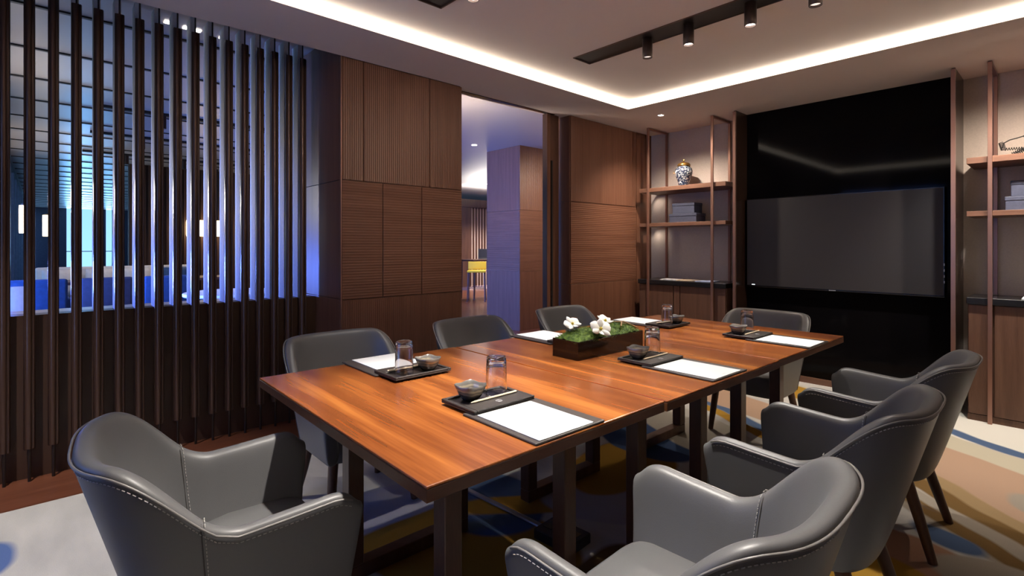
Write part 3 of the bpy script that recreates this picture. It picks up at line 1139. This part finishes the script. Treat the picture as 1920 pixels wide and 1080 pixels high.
def make_spot(mname):
    t = thing('track_spotlight', '', 'spotlight', (0, 0, 0), 0, 'cylinder spotlights on the ceiling track')
    b_ = lathe(NB(), [(0, 0.0), (0.031, 0.0), (0.0325, -0.002), (0.0325, -0.125), (0.031, -0.128), (0.0285, -0.128), (0.0275, -0.112), (0, -0.112)], 32)
    obj('lamp_body', b_, M['spot_metal'], t, smooth=40)
    obj('lamp_lens', lathe(NB(), [(0, -0.1135), (0.0268, -0.1135), (0.0268, -0.116), (0, -0.116)], 24), M[mname], t, smooth=40)
    return t


SP_Z = CZ2 - 0.003
SPOTS = [(2.953, 1.905, 'cylinder spotlight at the doorway end of the track, softly lit'), (2.953, 1.612, 'glowing cylinder spotlight, second from the doorway end of the track'),
         (2.953, 1.235, 'glowing cylinder spotlight, third from the doorway end of the track'), (2.953, 0.904, 'cylinder spotlight cut by the top edge of the picture')]
s_on, s_dim = make_spot('lamp_on'), make_spot('lamp_dim')
for i, (x, y, lab) in enumerate(SPOTS):
    src = s_dim if i in (0, 3) else s_on
    if i < 2:
        src.location = (x, y, SP_Z)
        src['label'] = lab
    else:
        dup(src, (x, y, SP_Z), 0, lab)
for k, y in enumerate((2.05, 1.45, 0.80)):
    dup(s_on, (1.605, y, SP_Z), 0, 'cylinder spotlight on the nearer track, above the picture')
# what the spotlights throw on the table and chairs
LAMPZ = CZ2 - 0.135
for i, (x, y, tx, ty, e) in enumerate(((2.953, 1.905, 2.9, 1.9, 45), (2.953, 1.612, 2.6, 1.5, 120), (2.953, 1.235, 2.1, 1.35, 120), (2.953, 0.904, 2.9, 0.7, 60),
                                       (1.605, 2.05, 1.35, 1.9, 60))):
    spot_light('spotlight_beam', (x, y, LAMPZ), (tx, ty, 0.75), e, NEUTRAL, 66, 0.7, 0.025)
# recessed downlight above the near end of the table (over the top of the picture)
nd = thing('ceiling_downlight', 'recessed ceiling light above the near end of the table, over the top of the picture', 'ceiling light', (1.13, 1.10, CZ2), 0)
obj('lamp_lens', B(-0.032, 0.032, -0.032, 0.032, -0.004, -0.001), M['lamp_on'], nd)
spot_light('downlight_beam_table', (1.13, 1.10, CZ2 - 0.012), (0.90, 1.08, 0.45), 430, NEUTRAL, 64, 0.7, 0.02)

# recessed downlight by the shelves
dl = thing('ceiling_downlight', 'small square recessed ceiling light near the shelves', 'ceiling light', (4.547, 2.78, CZ), 0)
obj('lamp_lens', B(-0.022, 0.022, -0.022, 0.022, -0.004, -0.001), M['lamp_on'], dl)
rb = NB()
for (a, b, c, d) in ((-0.034, -0.022, -0.034, 0.034), (0.022, 0.034, -0.034, 0.034), (-0.022, 0.022, -0.034, -0.022), (-0.022, 0.022, 0.022, 0.034)):
    box(rb, a, b, c, d, -0.005, -0.0005)
obj('trim_ring', rb, M['soffit'], dl)
spot_light('downlight_beam', (4.547, 2.78, CZ - 0.012), (4.85, 2.75, 1.0), 190, WARM, 125, 0.9, 0.03)
spot_light('downlight_beam_cabinets', (4.50, 0.35, CZ - 0.012), (4.75, 0.28, 0.0), 150, NEUTRAL, 90, 0.8, 0.03)
spot_light('right_shelf_fill', (4.50, -0.05, CZ - 0.012), (4.95, 0.2, 1.0), 170, WARM, 125, 0.9, 0.03)  # unseen counterpart lamp added to brighten the right-hand shelves
# unseen soffit lamps: a downlight by the screen, spots added to wash the wall
spot_light('downlight_beam_screen', (-0.45, 3.0, CZ - 0.012), (-0.15, 3.1, 0.0), 260, NEUTRAL, 62, 0.8, 0.03)
for (x, tx) in ((0.9, 1.75), (1.9, 2.5), (3.6, 4.3), (4.3, 5.0)):
    spot_light('wall_wash_fill', (x, -0.32, CZ - 0.012), (tx, 3.4, 1.72), 150, WARM, 36, 0.9, 0.04)


# ------------------------------------------------------------------ shelves and cabinets either side of the television
def shelving(name, y0, y1, posts, label):
    t = thing(name, label, 'shelf', (4.92, (y0 + y1) / 2, 0), 0)
    ox, oy = 4.92, (y0 + y1) / 2
    for z0, z1 in ((1.846, 1.890), (1.467, 1.504)):
        obj('shelf_board', B(4.934 - ox, XS - 0.003 - ox, y0 - oy, y1 - oy, z0, z1, 0.002, 1), M['shelf_wood'], t)
    for py in posts:
        p = py - oy
        f = obj('upright_frame', B(-0.008, 0.012, p - 0.012, p + 0.012, 0.0, 2.552, 0.0015, 1), M['copper'], t)
        obj('rear_upright', B(0.375, 0.395, p - 0.012, p + 0.012, 0.89, 2.552, 0.0015, 1), M['copper'], f)
        obj('top_bar', B(0.012, 0.375, p - 0.012, p + 0.012, 2.532, 2.552, 0.0015, 1), M['copper'], f)
    return t


shelving('display_shelf', 2.303, 3.29, (3.167, 2.434), 'copper-framed wooden shelves left of the television, holding the jar')
shelving('display_shelf', -0.5, 0.527, (0.401, -0.35), 'copper-framed wooden shelves right of the television, holding the wire sculpture')


def cabinet(y0, y1, splits, label):
    t = thing('storage_cabinet', label, 'cabinet', (4.96, (y0 + y1) / 2, 0), 0)
    ox, oy = 4.96, (y0 + y1) / 2
    obj('carcass', B(0.008, XS - 0.003 - ox, y0 - oy, y1 - oy, 0.0, 0.835), M['cabinet'], t)
    obj('plinth', B(-0.006, 0.008, y0 - oy, y1 - oy, 0.0, 0.045), M['cabinet'], t)
    ys = [y0] + splits + [y1]
    for a, b in zip(ys, ys[1:]):
        obj('cabinet_door', B(-0.012, 0.007, a - oy + 0.005, b - oy - 0.005, 0.05, 0.832, 0.002, 1), M['cabinet'], t)
    obj('worktop', B(-0.03, XS - 0.003 - ox, y0 - oy - 0.004, y1 - oy + 0.004, 0.836, 0.884, 0.003, 1), M['black_stone'], t)
    return t


cabinet(2.305, 3.30, [2.80, 2.875], 'walnut cabinet with a black top under the shelves with the jar')
cabinet(-0.52, 0.523, [0.385], 'walnut cabinet with a black top right of the television')
spot_light('shelf_light', (5.25, 3.33, 1.835), (5.30, 3.1, 1.3), 1.5, WARM, 140, 0.9, 0.02)
spot_light('shelf_light_lower', (5.25, 3.33, 1.455), (5.30, 3.1, 0.95), 1.5, WARM, 140, 0.9, 0.02)

# ginger jar, boxes, magazines
j = thing('ginger_jar', 'blue and white ginger jar with brass lid on the upper left shelf', 'jar', (5.10, 2.84, 1.890), 0)
obj('jar_body', lathe(NB(), [(0, 0), (0.050, 0), (0.053, 0.006), (0.052, 0.02), (0.066, 0.07), (0.086, 0.125), (0.092, 0.165), (0.084, 0.195), (0.064, 0.215), (0.058, 0.222), (0, 0.222)], 40), M['jar'], j, smooth=60)
ld = obj('lid', lathe(NB(), [(0, 0.222), (0.066, 0.222), (0.070, 0.232), (0.060, 0.252), (0.030, 0.264), (0, 0.268)], 36), M['gold'], j, smooth=60)
obj('knob', lathe(NB(), [(0, 0.264), (0.008, 0.266), (0.006, 0.275), (0.012, 0.284), (0.009, 0.294), (0, 0.298)], 20), M['gold'], ld, smooth=60)
obj('handle', tube(NB(), [(-0.03, 0.082, 0.165), (-0.035, 0.105, 0.168), (-0.036, 0.108, 0.155), (-0.03, 0.084, 0.150)], 0.004, 8), M['gold'], j, smooth=60)


def keep_box(x, y, z, dx, dy, dz, label):
    t = thing('storage_box', label, 'box', (x, y, z), 0, 'blue-grey cloth boxes on the shelves')
    obj('box_body', B(-dx, dx, -dy, dy, 0, dz - 0.03, 0.003, 1), M['boxes'], t)
    obj('lid', B(-dx - 0.003, dx + 0.003, -dy - 0.003, dy + 0.003, dz - 0.029, dz, 0.003, 1), M['boxes'], t)


keep_box(5.10, 2.80, 1.504, 0.10, 0.155, 0.095, 'larger blue-grey box at the bottom of the stack below the jar')
keep_box(5.10, 2.80, 1.600, 0.085, 0.125, 0.11, 'smaller blue-grey box on top of the stack below the jar')
keep_box(5.12, 0.18, 1.504, 0.10, 0.150, 0.098, 'larger blue-grey box on the lower right-hand shelf')
keep_box(5.12, 0.18, 1.603, 0.085, 0.122, 0.11, 'smaller blue-grey box stacked on the lower right-hand shelf')

M['mag1'] = plain('pale_magazine_cover', (0.55, 0.55, 0.58), 0.35, noise=0.35, nscale=25)
M['mag2'] = plain('warm_magazine_cover', (0.50, 0.40, 0.30), 0.35, noise=0.5, nscale=22)
M['mag3'] = plain('blue_magazine_cover', (0.30, 0.36, 0.55), 0.35, noise=0.4, nscale=22)
for k, (y, rz, mm, lab) in enumerate(((2.98, 8, 'mag1', 'pale magazine on the left black cabinet top, doorway end'), (2.78, -12, 'mag2', 'warm-toned magazine on the left black cabinet top, middle of the row'),
                                      (2.57, 5, 'mag3', 'bluish magazine on the left black cabinet top, television end'))):
    o = obj('magazine', B(-0.10, 0.10, -0.09, 0.09, 0, 0.008, 0.001, 1), M[mm], loc=(5.09, y, 0.8845))
    o.rotation_euler = (0, 0, R(rz))
    tag(o, lab, 'magazine', 'magazines on the left cabinet')
o = obj('paper_leaflet', B(-0.10, 0.10, -0.10, 0.10, 0, 0.010, 0.001, 1), M['paper'], loc=(5.05, 0.145, 0.8845))
tag(o, 'white leaflet on the black top of the right-hand cabinet', 'paper')

# wire sculpture
ws = thing('wire_sculpture', 'black coiled wire sculpture on the upper right-hand shelf', 'sculpture', (5.08, 0.19, 1.8905), 0)


def coil(a, b, r, turns, n=10):
    a, b = Vector(a), Vector(b)
    d = (b - a).normalized()
    u = d.orthogonal().normalized()
    v = d.cross(u)
    return [a.lerp(b, i / (turns * n)) + (u * cos(2 * pi * i / n) + v * sin(2 * pi * i / n)) * r for i in range(turns * n + 1)]


obj('outline_wire', tube(NB(), [(0, 0.16, 0.065), (0, 0.15, 0.10), (0, 0.12, 0.118), (0, 0.085, 0.125), (0, 0.05, 0.135), (0.01, 0.03, 0.16), (0.01, -0.02, 0.185), (0.01, -0.08, 0.195), (0, -0.14, 0.17), (0, -0.18, 0.11)], 0.0040, 7), M['wire'], ws, smooth=60)
obj('head_loop', tube(NB(), [(0.02, 0.05, 0.135), (0.02, 0.02, 0.110), (0.02, -0.03, 0.105), (0.02, -0.09, 0.118), (0.02, -0.12, 0.14), (0.02, -0.06, 0.15), (0.02, 0.0, 0.14), (0.02, 0.05, 0.135)], 0.0040, 7), M['wire'], ws, smooth=60)
obj('wire_coil', tube(NB(), coil((0, 0.165, 0.105), (0, 0.152, 0.05), 0.014, 8), 0.0024, 6), M['wire'], ws, smooth=60)
obj('wire_coil', tube(NB(), coil((0, 0.145, 0.055), (0, 0.03, 0.050), 0.009, 9), 0.0022, 6), M['wire'], ws, smooth=60)
obj('wire_coil', tube(NB(), coil((0.01, 0.11, 0.012), (0.01, 0.0, 0.065), 0.015, 12), 0.0026, 6), M['wire'], ws, smooth=60)
obj('wire_coil', tube(NB(), coil((0.02, 0.03, 0.05), (0.02, -0.16, 0.035), 0.016, 16), 0.0026, 6), M['wire'], ws, smooth=60)
obj('base_wire', tube(NB(), [(0.03, 0.17, 0.003), (0.02, 0.10, 0.003), (0.0, 0.0, 0.003), (0.0, -0.18, 0.003)], 0.003, 6), M['wire'], ws, smooth=60)

# ------------------------------------------------------------------ television
tv = thing('television', 'large flat wall television on the black glass panel', 'television', (5.13, 1.43, 1.28), 0)
TY0, TY1, TZ0, TZ1 = 0.680 - 1.43, 2.173 - 1.43, 0.866 - 1.28, 1.705 - 1.28
obj('tv_housing', B(-0.008, 0.035, TY0 - 0.008, TY1 + 0.008, TZ0 - 0.010, TZ1 + 0.008, 0.004, 2), M['tv_bezel'], tv)
obj('screen', B(-0.0095, -0.0078, TY0, TY1, TZ0 + 0.006, TZ1), M['tv_screen'], tv)
obj('wall_bracket', B(0.034, 0.049, -0.3, 0.3, -0.2, 0.2), M['rubber'], tv)
mk = NB()
for k in range(6):
    box(mk, -0.0088, -0.008, -0.02 + k * 0.009, -0.014 + k * 0.009, TZ0 - 0.0065, TZ0 + 0.0005)
obj('maker_mark', mk, M['mark_grey'], tv)
obj('indicator_light', B(-0.0102, -0.0094, TY1 - 0.075, TY1 - 0.045, TZ0 + 0.010, TZ0 + 0.016), M['led_white'], tv)
bt = NB()
for k in range(4):
    box(bt, -0.010, -0.008, TY0 - 0.007, TY0 - 0.002, TZ0 + 0.10 + k * 0.045, TZ0 + 0.118 + k * 0.045)
obj('side_buttons', bt, M['mark_grey'], tv)

# ------------------------------------------------------------------ floor box and cable cover under the table
o = obj('cable_cover', B(-0.014, 0.014, -0.29, 0.29, 0.0005, 0.012, 0.005, 2), M['cable'], loc=(1.62, 1.87, 0))
o.rotation_euler = (0, 0, R(4))
tag(o, 'grey cable strip on the carpet under the table', 'cable cover')
fb_ = thing('floor_box', 'black power socket box on the carpet under the table', 'power socket', (1.63, 1.47, 0), R(4))
obj('socket_body', B(-0.07, 0.07, -0.10, 0.10, 0.0005, 0.045, 0.004, 1), M['rubber'], fb_)
for k in range(3):
    obj('socket', B(-0.03, 0.03, -0.08 + k * 0.057, -0.035 + k * 0.057, 0.045, 0.048, 0.001, 1), M['tv_bezel'], fb_)

# ================================================================== the lounge beyond
LXL = -0.42      # its window wall
lc = struct('ceiling_lounge', B(XB, 12.4, YW, 27.2, LZ, LZ + 0.1), M['lounge_ceiling'], 'satin lounge ceiling beyond the screen', 'ceiling')
for k in range(24):
    y = 4.34 + 0.94 * k
    obj('ceiling_batten', B(LXL + 0.02, min(4.6, 0.68 * y) if y < 11.5 else 3.0, y, y + 0.03, LZ - 0.012, LZ), M['lounge_batten'], lc)
ww = NB()
piers = [4.25, 5.0, 6.3, 7.6, 8.9, 10.2, 11.5, 12.8, 14.1, 15.4, 16.7, 18.0, 19.3, 20.6, 21.9, 23.2, 24.5, 25.8]
box(ww, LXL - 0.12, LXL, 3.95, 27.2, -0.01, 0.12)
box(ww, LXL - 0.12, LXL, 3.95, 27.2, 2.55, LZ)
for p in piers:
    box(ww, LXL - 0.12, LXL + 0.04, p - 0.13, p + 0.13, 0.12, 2.55)
struct('wall_lounge_windows', ww, M['navy_fab'], 'pier wall of tall windows along the lounge', 'wall')
ew = NB()
for (x0, x1) in ((LXL, 0.69), (1.55, 1.92), (2.12, 12.4)):
    box(ew, x0, x1, 27.0, 27.2, -0.01, LZ)
for (x0, x1) in ((0.69, 1.55), (1.92, 2.12)):
    box(ew, x0, x1, 27.0, 27.06, 1.02, 1.05)
struct('wall_lounge_far', ew, M['navy_fab'], 'far end wall of the lounge with a bright tall window', 'wall')
struct('wall_lounge_right', B(12.4, 12.5, 3.5, 27.2, -0.01, LZ), M['white_wall'], 'right-hand wall of the lounge', 'wall')
struct('wall_lounge_corridor', B(XS, 12.4, 3.42, 3.56, -0.01, LZ), M['panel_plain'], 'corridor wall behind the shelves', 'wall')
# slatted partition facing the screen
part = struct('wall_lounge_partition', B(1.15, 7.2, 11.62, 11.70, -0.01, LZ), M['lounge_slat'], 'brown slatted partition across the lounge', 'wall')
pbm = NB()
for k in range(64):
    x = 1.16 + k * 0.094
    box(pbm, x, x + 0.05, 11.56, 11.62, -0.01, LZ - 0.01)
o = obj('slat_row', pbm, M['lounge_slat'], part)

# pillar clad in walnut seen through the doorway
pil = struct('wall_lounge_pillar', B(5.232, 6.1, 5.557, 6.30, -0.01, LZ), M['panel_core'], 'walnut-clad pillar beyond the doorway', 'wall')
for z0, z1, m in ((-0.01, 0.868, 'panel_plain'), (0.872, 1.788, 'panel_horz'), (1.792, LZ, 'panel_vert')):
    obj('panel', B(5.222, 6.1, 5.545, 5.557, z0, z1, 0.001, 1), M[m], pil)
M['panel_horz_side'] = wood('walnut_side_ribs', WALL_C, 'Y', 22, 4.0, 0.42, 0.35, ribs=('Z', 30))
for z0, z1, m in ((-0.01, 0.868, 'panel_plain'), (0.872, 1.788, 'panel_horz_side'), (1.792, LZ, 'panel_plain')):
    obj('side_panel', B(5.220, 5.232, 5.557, 6.31, z0, z1, 0.001, 1), M[m], pil)

# bright slatted wall, bar table, stool and laptop far behind the doorway
fsw = struct('wall_lounge_bar', B(8.2, 11.2, 11.75, 11.85, -0.01, 2.58), M['slat_back'], 'pinkish slatted wall behind the yellow stool', 'wall')
sbm = NB()
for k in range(24):
    x = 9.07 + k * 0.105
    box(sbm, x, x + 0.06, 11.725, 11.75, 0.10, 2.36)
box(sbm, 8.2, 9.05, 11.66, 11.75, 0.1, 2.58)
box(sbm, 8.2, 11.2, 11.63, 11.75, 2.36, 2.585)
obj('slat_row', sbm, M['lounge_slat'], fsw)
bt = thing('bar_table', 'high dark table beside the yellow stool, seen through the doorway', 'table', (8.15, 9.72, -0.01), 0)
obj('tabletop', B(-0.75, 0.8, -0.3, 0.3, 0.90, 0.94, 0.003, 1), M['leg_wood'], bt)
for x, y in ((-0.7, -0.25), (-0.7, 0.25), (0.75, -0.25), (0.75, 0.25)):
    obj('leg', tube(NB(), [(x, y, 0), (x * 0.97, y, 0.9)], 0.02, 8), M['leg_wood'], bt)
lp = thing('laptop', 'open black laptop on the high table behind the yellow stool', 'laptop', (8.05, 9.80, 0.931), R(-40))
obj('keyboard_base', B(-0.17, 0.17, -0.12, 0.12, 0, 0.018, 0.003, 1), M['rubber'], lp)
obj('display_lid', xform(B(-0.17, 0.17, -0.006, 0.006, 0, 0.24, 0.003, 1), Matrix.Translation((0, 0.12, 0.018)) @ Matrix.Rotation(R(-15), 4, 'X')), M['rubber'], lp)
bs = thing('bar_stool', 'yellow bar stool with thin dark legs beyond the doorway', 'stool', (7.35, 9.25, -0.01), R(-42))
obj('seat', B(-0.21, 0.21, -0.2, 0.2, 0.66, 0.71, 0.02, 3), M['yellow'], bs, smooth=60)
obj('backrest', B(-0.21, 0.21, 0.17, 0.21, 0.72, 0.90, 0.012, 3), M['yellow'], bs, smooth=60)
for x in (-1, 1):
    for y in (-1, 1):
        obj('leg', tube(NB(), [(x * 0.2, y * 0.2, 0), (x * 0.18, y * 0.17, 0.70)], 0.013, 8), M['leg_wood'], bs)
fr_ = NB()
for a, b in (((-0.19, -0.19, 0.3), (0.19, -0.19, 0.3)), ((-0.19, 0.19, 0.3), (0.19, 0.19, 0.3))):
    tube(fr_, [a, b], 0.009, 6)
obj('footrest', fr_, M['leg_wood'], bs)

# unseen trough added on the corridor wall as a fitting for the ceiling fill
lt = struct('trim_fill_trough', B(5.5, 10.5, 3.56, 3.80, 2.28, 2.31), M['white_wall'], 'added unseen light trough on the corridor wall, for the ceiling fill', 'trim')
obj('fill_trough_lip', B(5.5, 10.5, 3.77, 3.80, 2.31, 2.38), M['white_wall'], lt)
obj('fill_strip', B(5.5, 10.5, 3.62, 3.68, 2.312, 2.322), M['lounge_lamp'], lt)
area_light('corridor_ceiling_fill', (6.4, 4.0, 2.40), (pi, 0, R(0)), 2.6, 0.3, 26, WARM)  # upward fill added to brighten the lounge ceiling
sc_ = thing('added_uplighter', 'added unseen uplighter behind the panelled pier, brightening the corridor ceiling', 'lamp', (2.54, 4.12, 1.75), 0)  # unseen uplighter added to brighten the ceiling beyond the doorway
obj('lamp_body', B(0.001, 0.12, -0.09, 0.09, 0, 0.08, 0.004, 1), M['spot_metal'], sc_)
obj('lamp_lens', B(0.01, 0.11, -0.08, 0.08, 0.0805, 0.0835), M['lounge_lamp'], sc_)
spot_light('uplighter_fill', (2.60, 4.12, 1.85), (4.0, 4.75, 2.75), 210, WARM, 120, 0.9, 0.05)
spot_light('pillar_fill', (5.75, 3.75, 2.60), (5.7, 5.55, 1.4), 230, WARM, 80, 0.9, 0.05)  # fill spot without a fitting, added to warm the pillar's front face
area_light('bar_ceiling_fill', (9.0, 9.6, 2.40), (pi, 0, 0), 3.0, 1.5, 150, (1.0, 0.93, 0.85))  # upward fill without a fitting, added to brighten the far ceiling

# lounge tables, chairs and sofas glimpsed between the slats
def lounge_table(x0, x1, y, label):
    t = thing('dining_table', label, 'table', (x0, y, -0.01), 0, 'wooden tables in the lounge')
    obj('tabletop', B(0, x1 - x0, -0.35, 0.35, 0.72, 0.76, 0.004, 1), M['shelf_wood'], t)
    for x in (0.15, x1 - x0 - 0.15):
        obj('leg', tube(NB(), [(x, 0, 0), (x, 0, 0.72)], 0.04, 10), M['leg_wood'], t, smooth=60)
    return t


lounge_table(-0.1, 2.3, 9.7, 'wooden lounge table seen through the left half of the screen')
lounge_table(0.2, 2.4, 14.0, 'further lounge table behind the white sofa, seen through the screen')


def easy_chair(loc, rz, m, label):
    t = thing('lounge_chair', label, 'chair', loc, R(rz), 'upholstered chairs in the lounge')
    obj('seat', B(-0.27, 0.27, -0.25, 0.25, 0.28, 0.46, 0.03, 3), M[m], t, smooth=60)
    obj('backrest', xform(B(-0.27, 0.27, -0.04, 0.04, 0, 0.50, 0.03, 3), Matrix.Translation((0, -0.25, 0.36)) @ Matrix.Rotation(R(10), 4, 'X')), M[m], t, smooth=60)
    for sx in (-1, 1):
        obj('armrest', B(sx * 0.27 - 0.035, sx * 0.27 + 0.035, -0.24, 0.2, 0.36, 0.60, 0.025, 3), M[m], t, smooth=60)
        for sy in (-1, 1):
            obj('leg', tube(NB(), [(sx * 0.22, sy * 0.2, 0), (sx * 0.2, sy * 0.18, 0.3)], 0.016, 8), M['leg_wood'], t)
    return t


easy_chair((-0.24, 6.9, -0.01), 180, 'pale_fab', 'pale lounge chair behind the far left slats').scale = (0.5, 0.9, 1)
easy_chair((-0.04, 8.85, -0.01), 0, 'blue_fab', 'royal blue lounge chair at the left end of the lounge table')
easy_chair((0.62, 8.85, -0.01), 0, 'navy_fab', 'navy lounge chair at the middle of the lounge table')
easy_chair((1.28, 8.85, -0.01), 0, 'blue_fab', 'royal blue lounge chair at the right end of the lounge table')
sf = thing('sofa', 'pale long sofa behind the lounge table, seen through the screen', 'sofa', (1.0, 10.75, -0.01), 0)
obj('seat', B(-1.1, 1.1, -0.35, 0.35, 0.18, 0.45, 0.03, 3), M['navy_fab'], sf, smooth=60)
obj('backrest', B(-1.1, 1.1, 0.2, 0.4, 0.40, 0.92, 0.04, 3), M['pale_fab'], sf, smooth=60)
for sx in (-1.05, 1.05):
    obj('leg', tube(NB(), [(sx, 0, 0), (sx, 0, 0.2)], 0.03, 8), M['leg_wood'], sf)


def cushion(loc, rz, m, label):
    bm = NB()
    bmesh.ops.create_cube(bm, size=1, matrix=Matrix.Diagonal((0.42, 0.16, 0.42, 1)))
    bmesh.ops.subdivide_edges(bm, edges=bm.edges, cuts=4, use_grid_fill=True)
    for v in bm.verts:
        e = max(abs(v.co.x), abs(v.co.z)) / 0.21
        v.co.y *= 1 - 0.75 * e ** 3
    o = obj('cushion', bm, M[m], smooth=180, loc=loc)
    o.rotation_euler = (R(-14), 0, R(rz))
    tag(o, label, 'cushion', 'cushions on the lounge sofa')


cushion((0.20, 10.82, 0.665), 4, 'pale_fab', 'white cushion at the left end of the lounge sofa')
cushion((0.72, 10.82, 0.665), -5, 'pale_fab', 'white cushion left of centre on the lounge sofa')
cushion((1.22, 10.82, 0.665), 3, 'pale_fab', 'white cushion right of centre on the lounge sofa')
cushion((1.78, 10.82, 0.665), -4, 'blue_fab', 'royal blue cushion at the right end of the lounge sofa')


def sideboard():
    t = thing('side_table', 'low table with white cloth just behind the screen, at right', 'table', (1.35, 5.4, -0.01), 0)
    obj('tabletop', lathe(NB(), [(0, 0.80), (0.42, 0.80), (0.43, 0.81), (0.42, 0.83), (0, 0.83)], 36), M['pale_fab'], t, smooth=60)
    obj('pedestal', lathe(NB(), [(0, 0), (0.2, 0), (0.2, 0.02), (0.03, 0.05), (0.03, 0.8), (0, 0.8)], 24), M['leg_wood'], t, smooth=60)


sideboard()


def lantern(loc, r, h, label):
    t = thing('wall_lantern', label, 'lamp', loc, 0, 'glowing lanterns in the lounge')
    obj('lamp_shade', lathe(NB(), [(0, 0), (r, 0), (r * 1.03, h * 0.1), (r * 1.03, h * 0.9), (r, h), (0, h)], 24), M['lantern'], t, smooth=60)
    cb = lathe(NB(), [(0, h), (r * 0.7, h), (r * 0.7, h + 0.02), (0.012, h + 0.03), (0.012, LZ - loc[2]), (0, LZ - loc[2])], 12)
    obj('stem', cb, M['slat_rod'], t)


lantern((-0.17, 9.2, 1.42), 0.06, 0.36, 'glowing tall lantern behind the leftmost slats')
lantern((-0.30, 4.55, 1.42), 0.06, 0.36, 'added unseen lantern at the near end of the lounge windows, left of the picture')  # unseen lantern, added for cream light on the fins
lantern((0.07, 10.5, 1.40), 0.075, 0.32, 'glowing lantern behind the slats near the left window')
lantern((2.16, 11.3, 1.44), 0.16, 0.30, 'large glowing lantern left of the pair at the middle of the screen')
lantern((2.52, 11.3, 1.44), 0.16, 0.30, 'large glowing lantern right of the pair at the middle of the screen')
lantern((3.30, 8.2, 1.40), 0.05, 0.55, 'slim glowing lantern behind the right-hand slats')

# added spots without fittings: cream and blue fill on the back of the screen
spot_light('screen_cream_fill', (-0.30, 6.9, 1.75), (0.75, 3.9, 1.72), 170, (1.0, 0.92, 0.82), 32, 1.0, 0.08)
spot_light('screen_blue_fill', (-0.36, 7.0, 0.95), (0.75, 3.9, 1.0), 420, (0.13, 0.22, 1.0), 40, 0.9, 0.15)
# lounge ceiling fixtures
for k, (px, py, w) in enumerate(((0.62, 4.08, 0.05), (0.72, 4.10, 0.03), (0.79, 4.10, 0.045), (0.95, 4.12, 0.04))):
    o = obj('lounge_lamp', B(-w / 2, w / 2, -0.025, 0.025, -0.006, -0.001, 0.002, 1), M['lounge_lamp'], loc=(px, py, LZ))
    tag(o, 'tiny glowing lounge ceiling lamp above the slats, %s from the left' % ORD[k + 1], 'ceiling light', 'glowing lamps above the screen')
for k, y in enumerate((6.95, 8.6, 10.4)):
    t = thing('lounge_track', 'black lounge ceiling track, %s from the screen' % ORD[k + 1], 'track', (0.45, y, LZ), 0, 'lounge ceiling tracks')
    obj('track_bar', B(0, 2.6, -0.035, 0.035, -0.03, -0.0005), M['track'], t)
    for x in (0.55, 1.35, 2.2):
        obj('spot_head', lathe(NB(), [(0, -0.03), (0.035, -0.03), (0.035, -0.17), (0, -0.17)], 16, (x, 0, 0)), M['spot_metal'], t, smooth=40)
for k, (x, y, lab) in enumerate(((4.72, 6.0, 'small round downlight in the lounge ceiling at the top of the doorway'), (7.9, 9.6, 'small round downlight in the lounge ceiling above the yellow stool'))):
    t = thing('lounge_downlight', lab, 'ceiling light', (x, y, LZ), 0)
    obj('lamp_lens', lathe(NB(), [(0, -0.004), (0.04, -0.004), (0.04, -0.001), (0, -0.001)], 20), M['lounge_lamp'], t)
    spot_light('lounge_downlight_beam', (x, y, LZ - 0.01), (x, y, 0), 25, WARM, 80, 0.8, 0.04)
for (x, y, e) in ((0.5, 6.0, 50), (2.2, 7.2, 40), (1.0, 10.0, 60), (9.2, 10.4, 700), (7.6, 8.4, 160)):
    spot_light('lounge_ceiling_beam', (x, y, LZ - 0.02), (x, y, 0), e, WARM, 120, 0.8, 0.05)  # ceiling spots without fittings; the strong one is added to brighten the bar wall
for (x, y, e) in ((-0.1, 9.2, 22), (0.07, 10.5, 22), (-0.2, 5.8, 22)):
    spot_light('lounge_upward_fill', (x, y, 1.86), (x, y, 3), e, (1.0, 0.86, 0.68), 150, 0.9, 0.05)  # upward fill spots added to warm the lounge ceiling
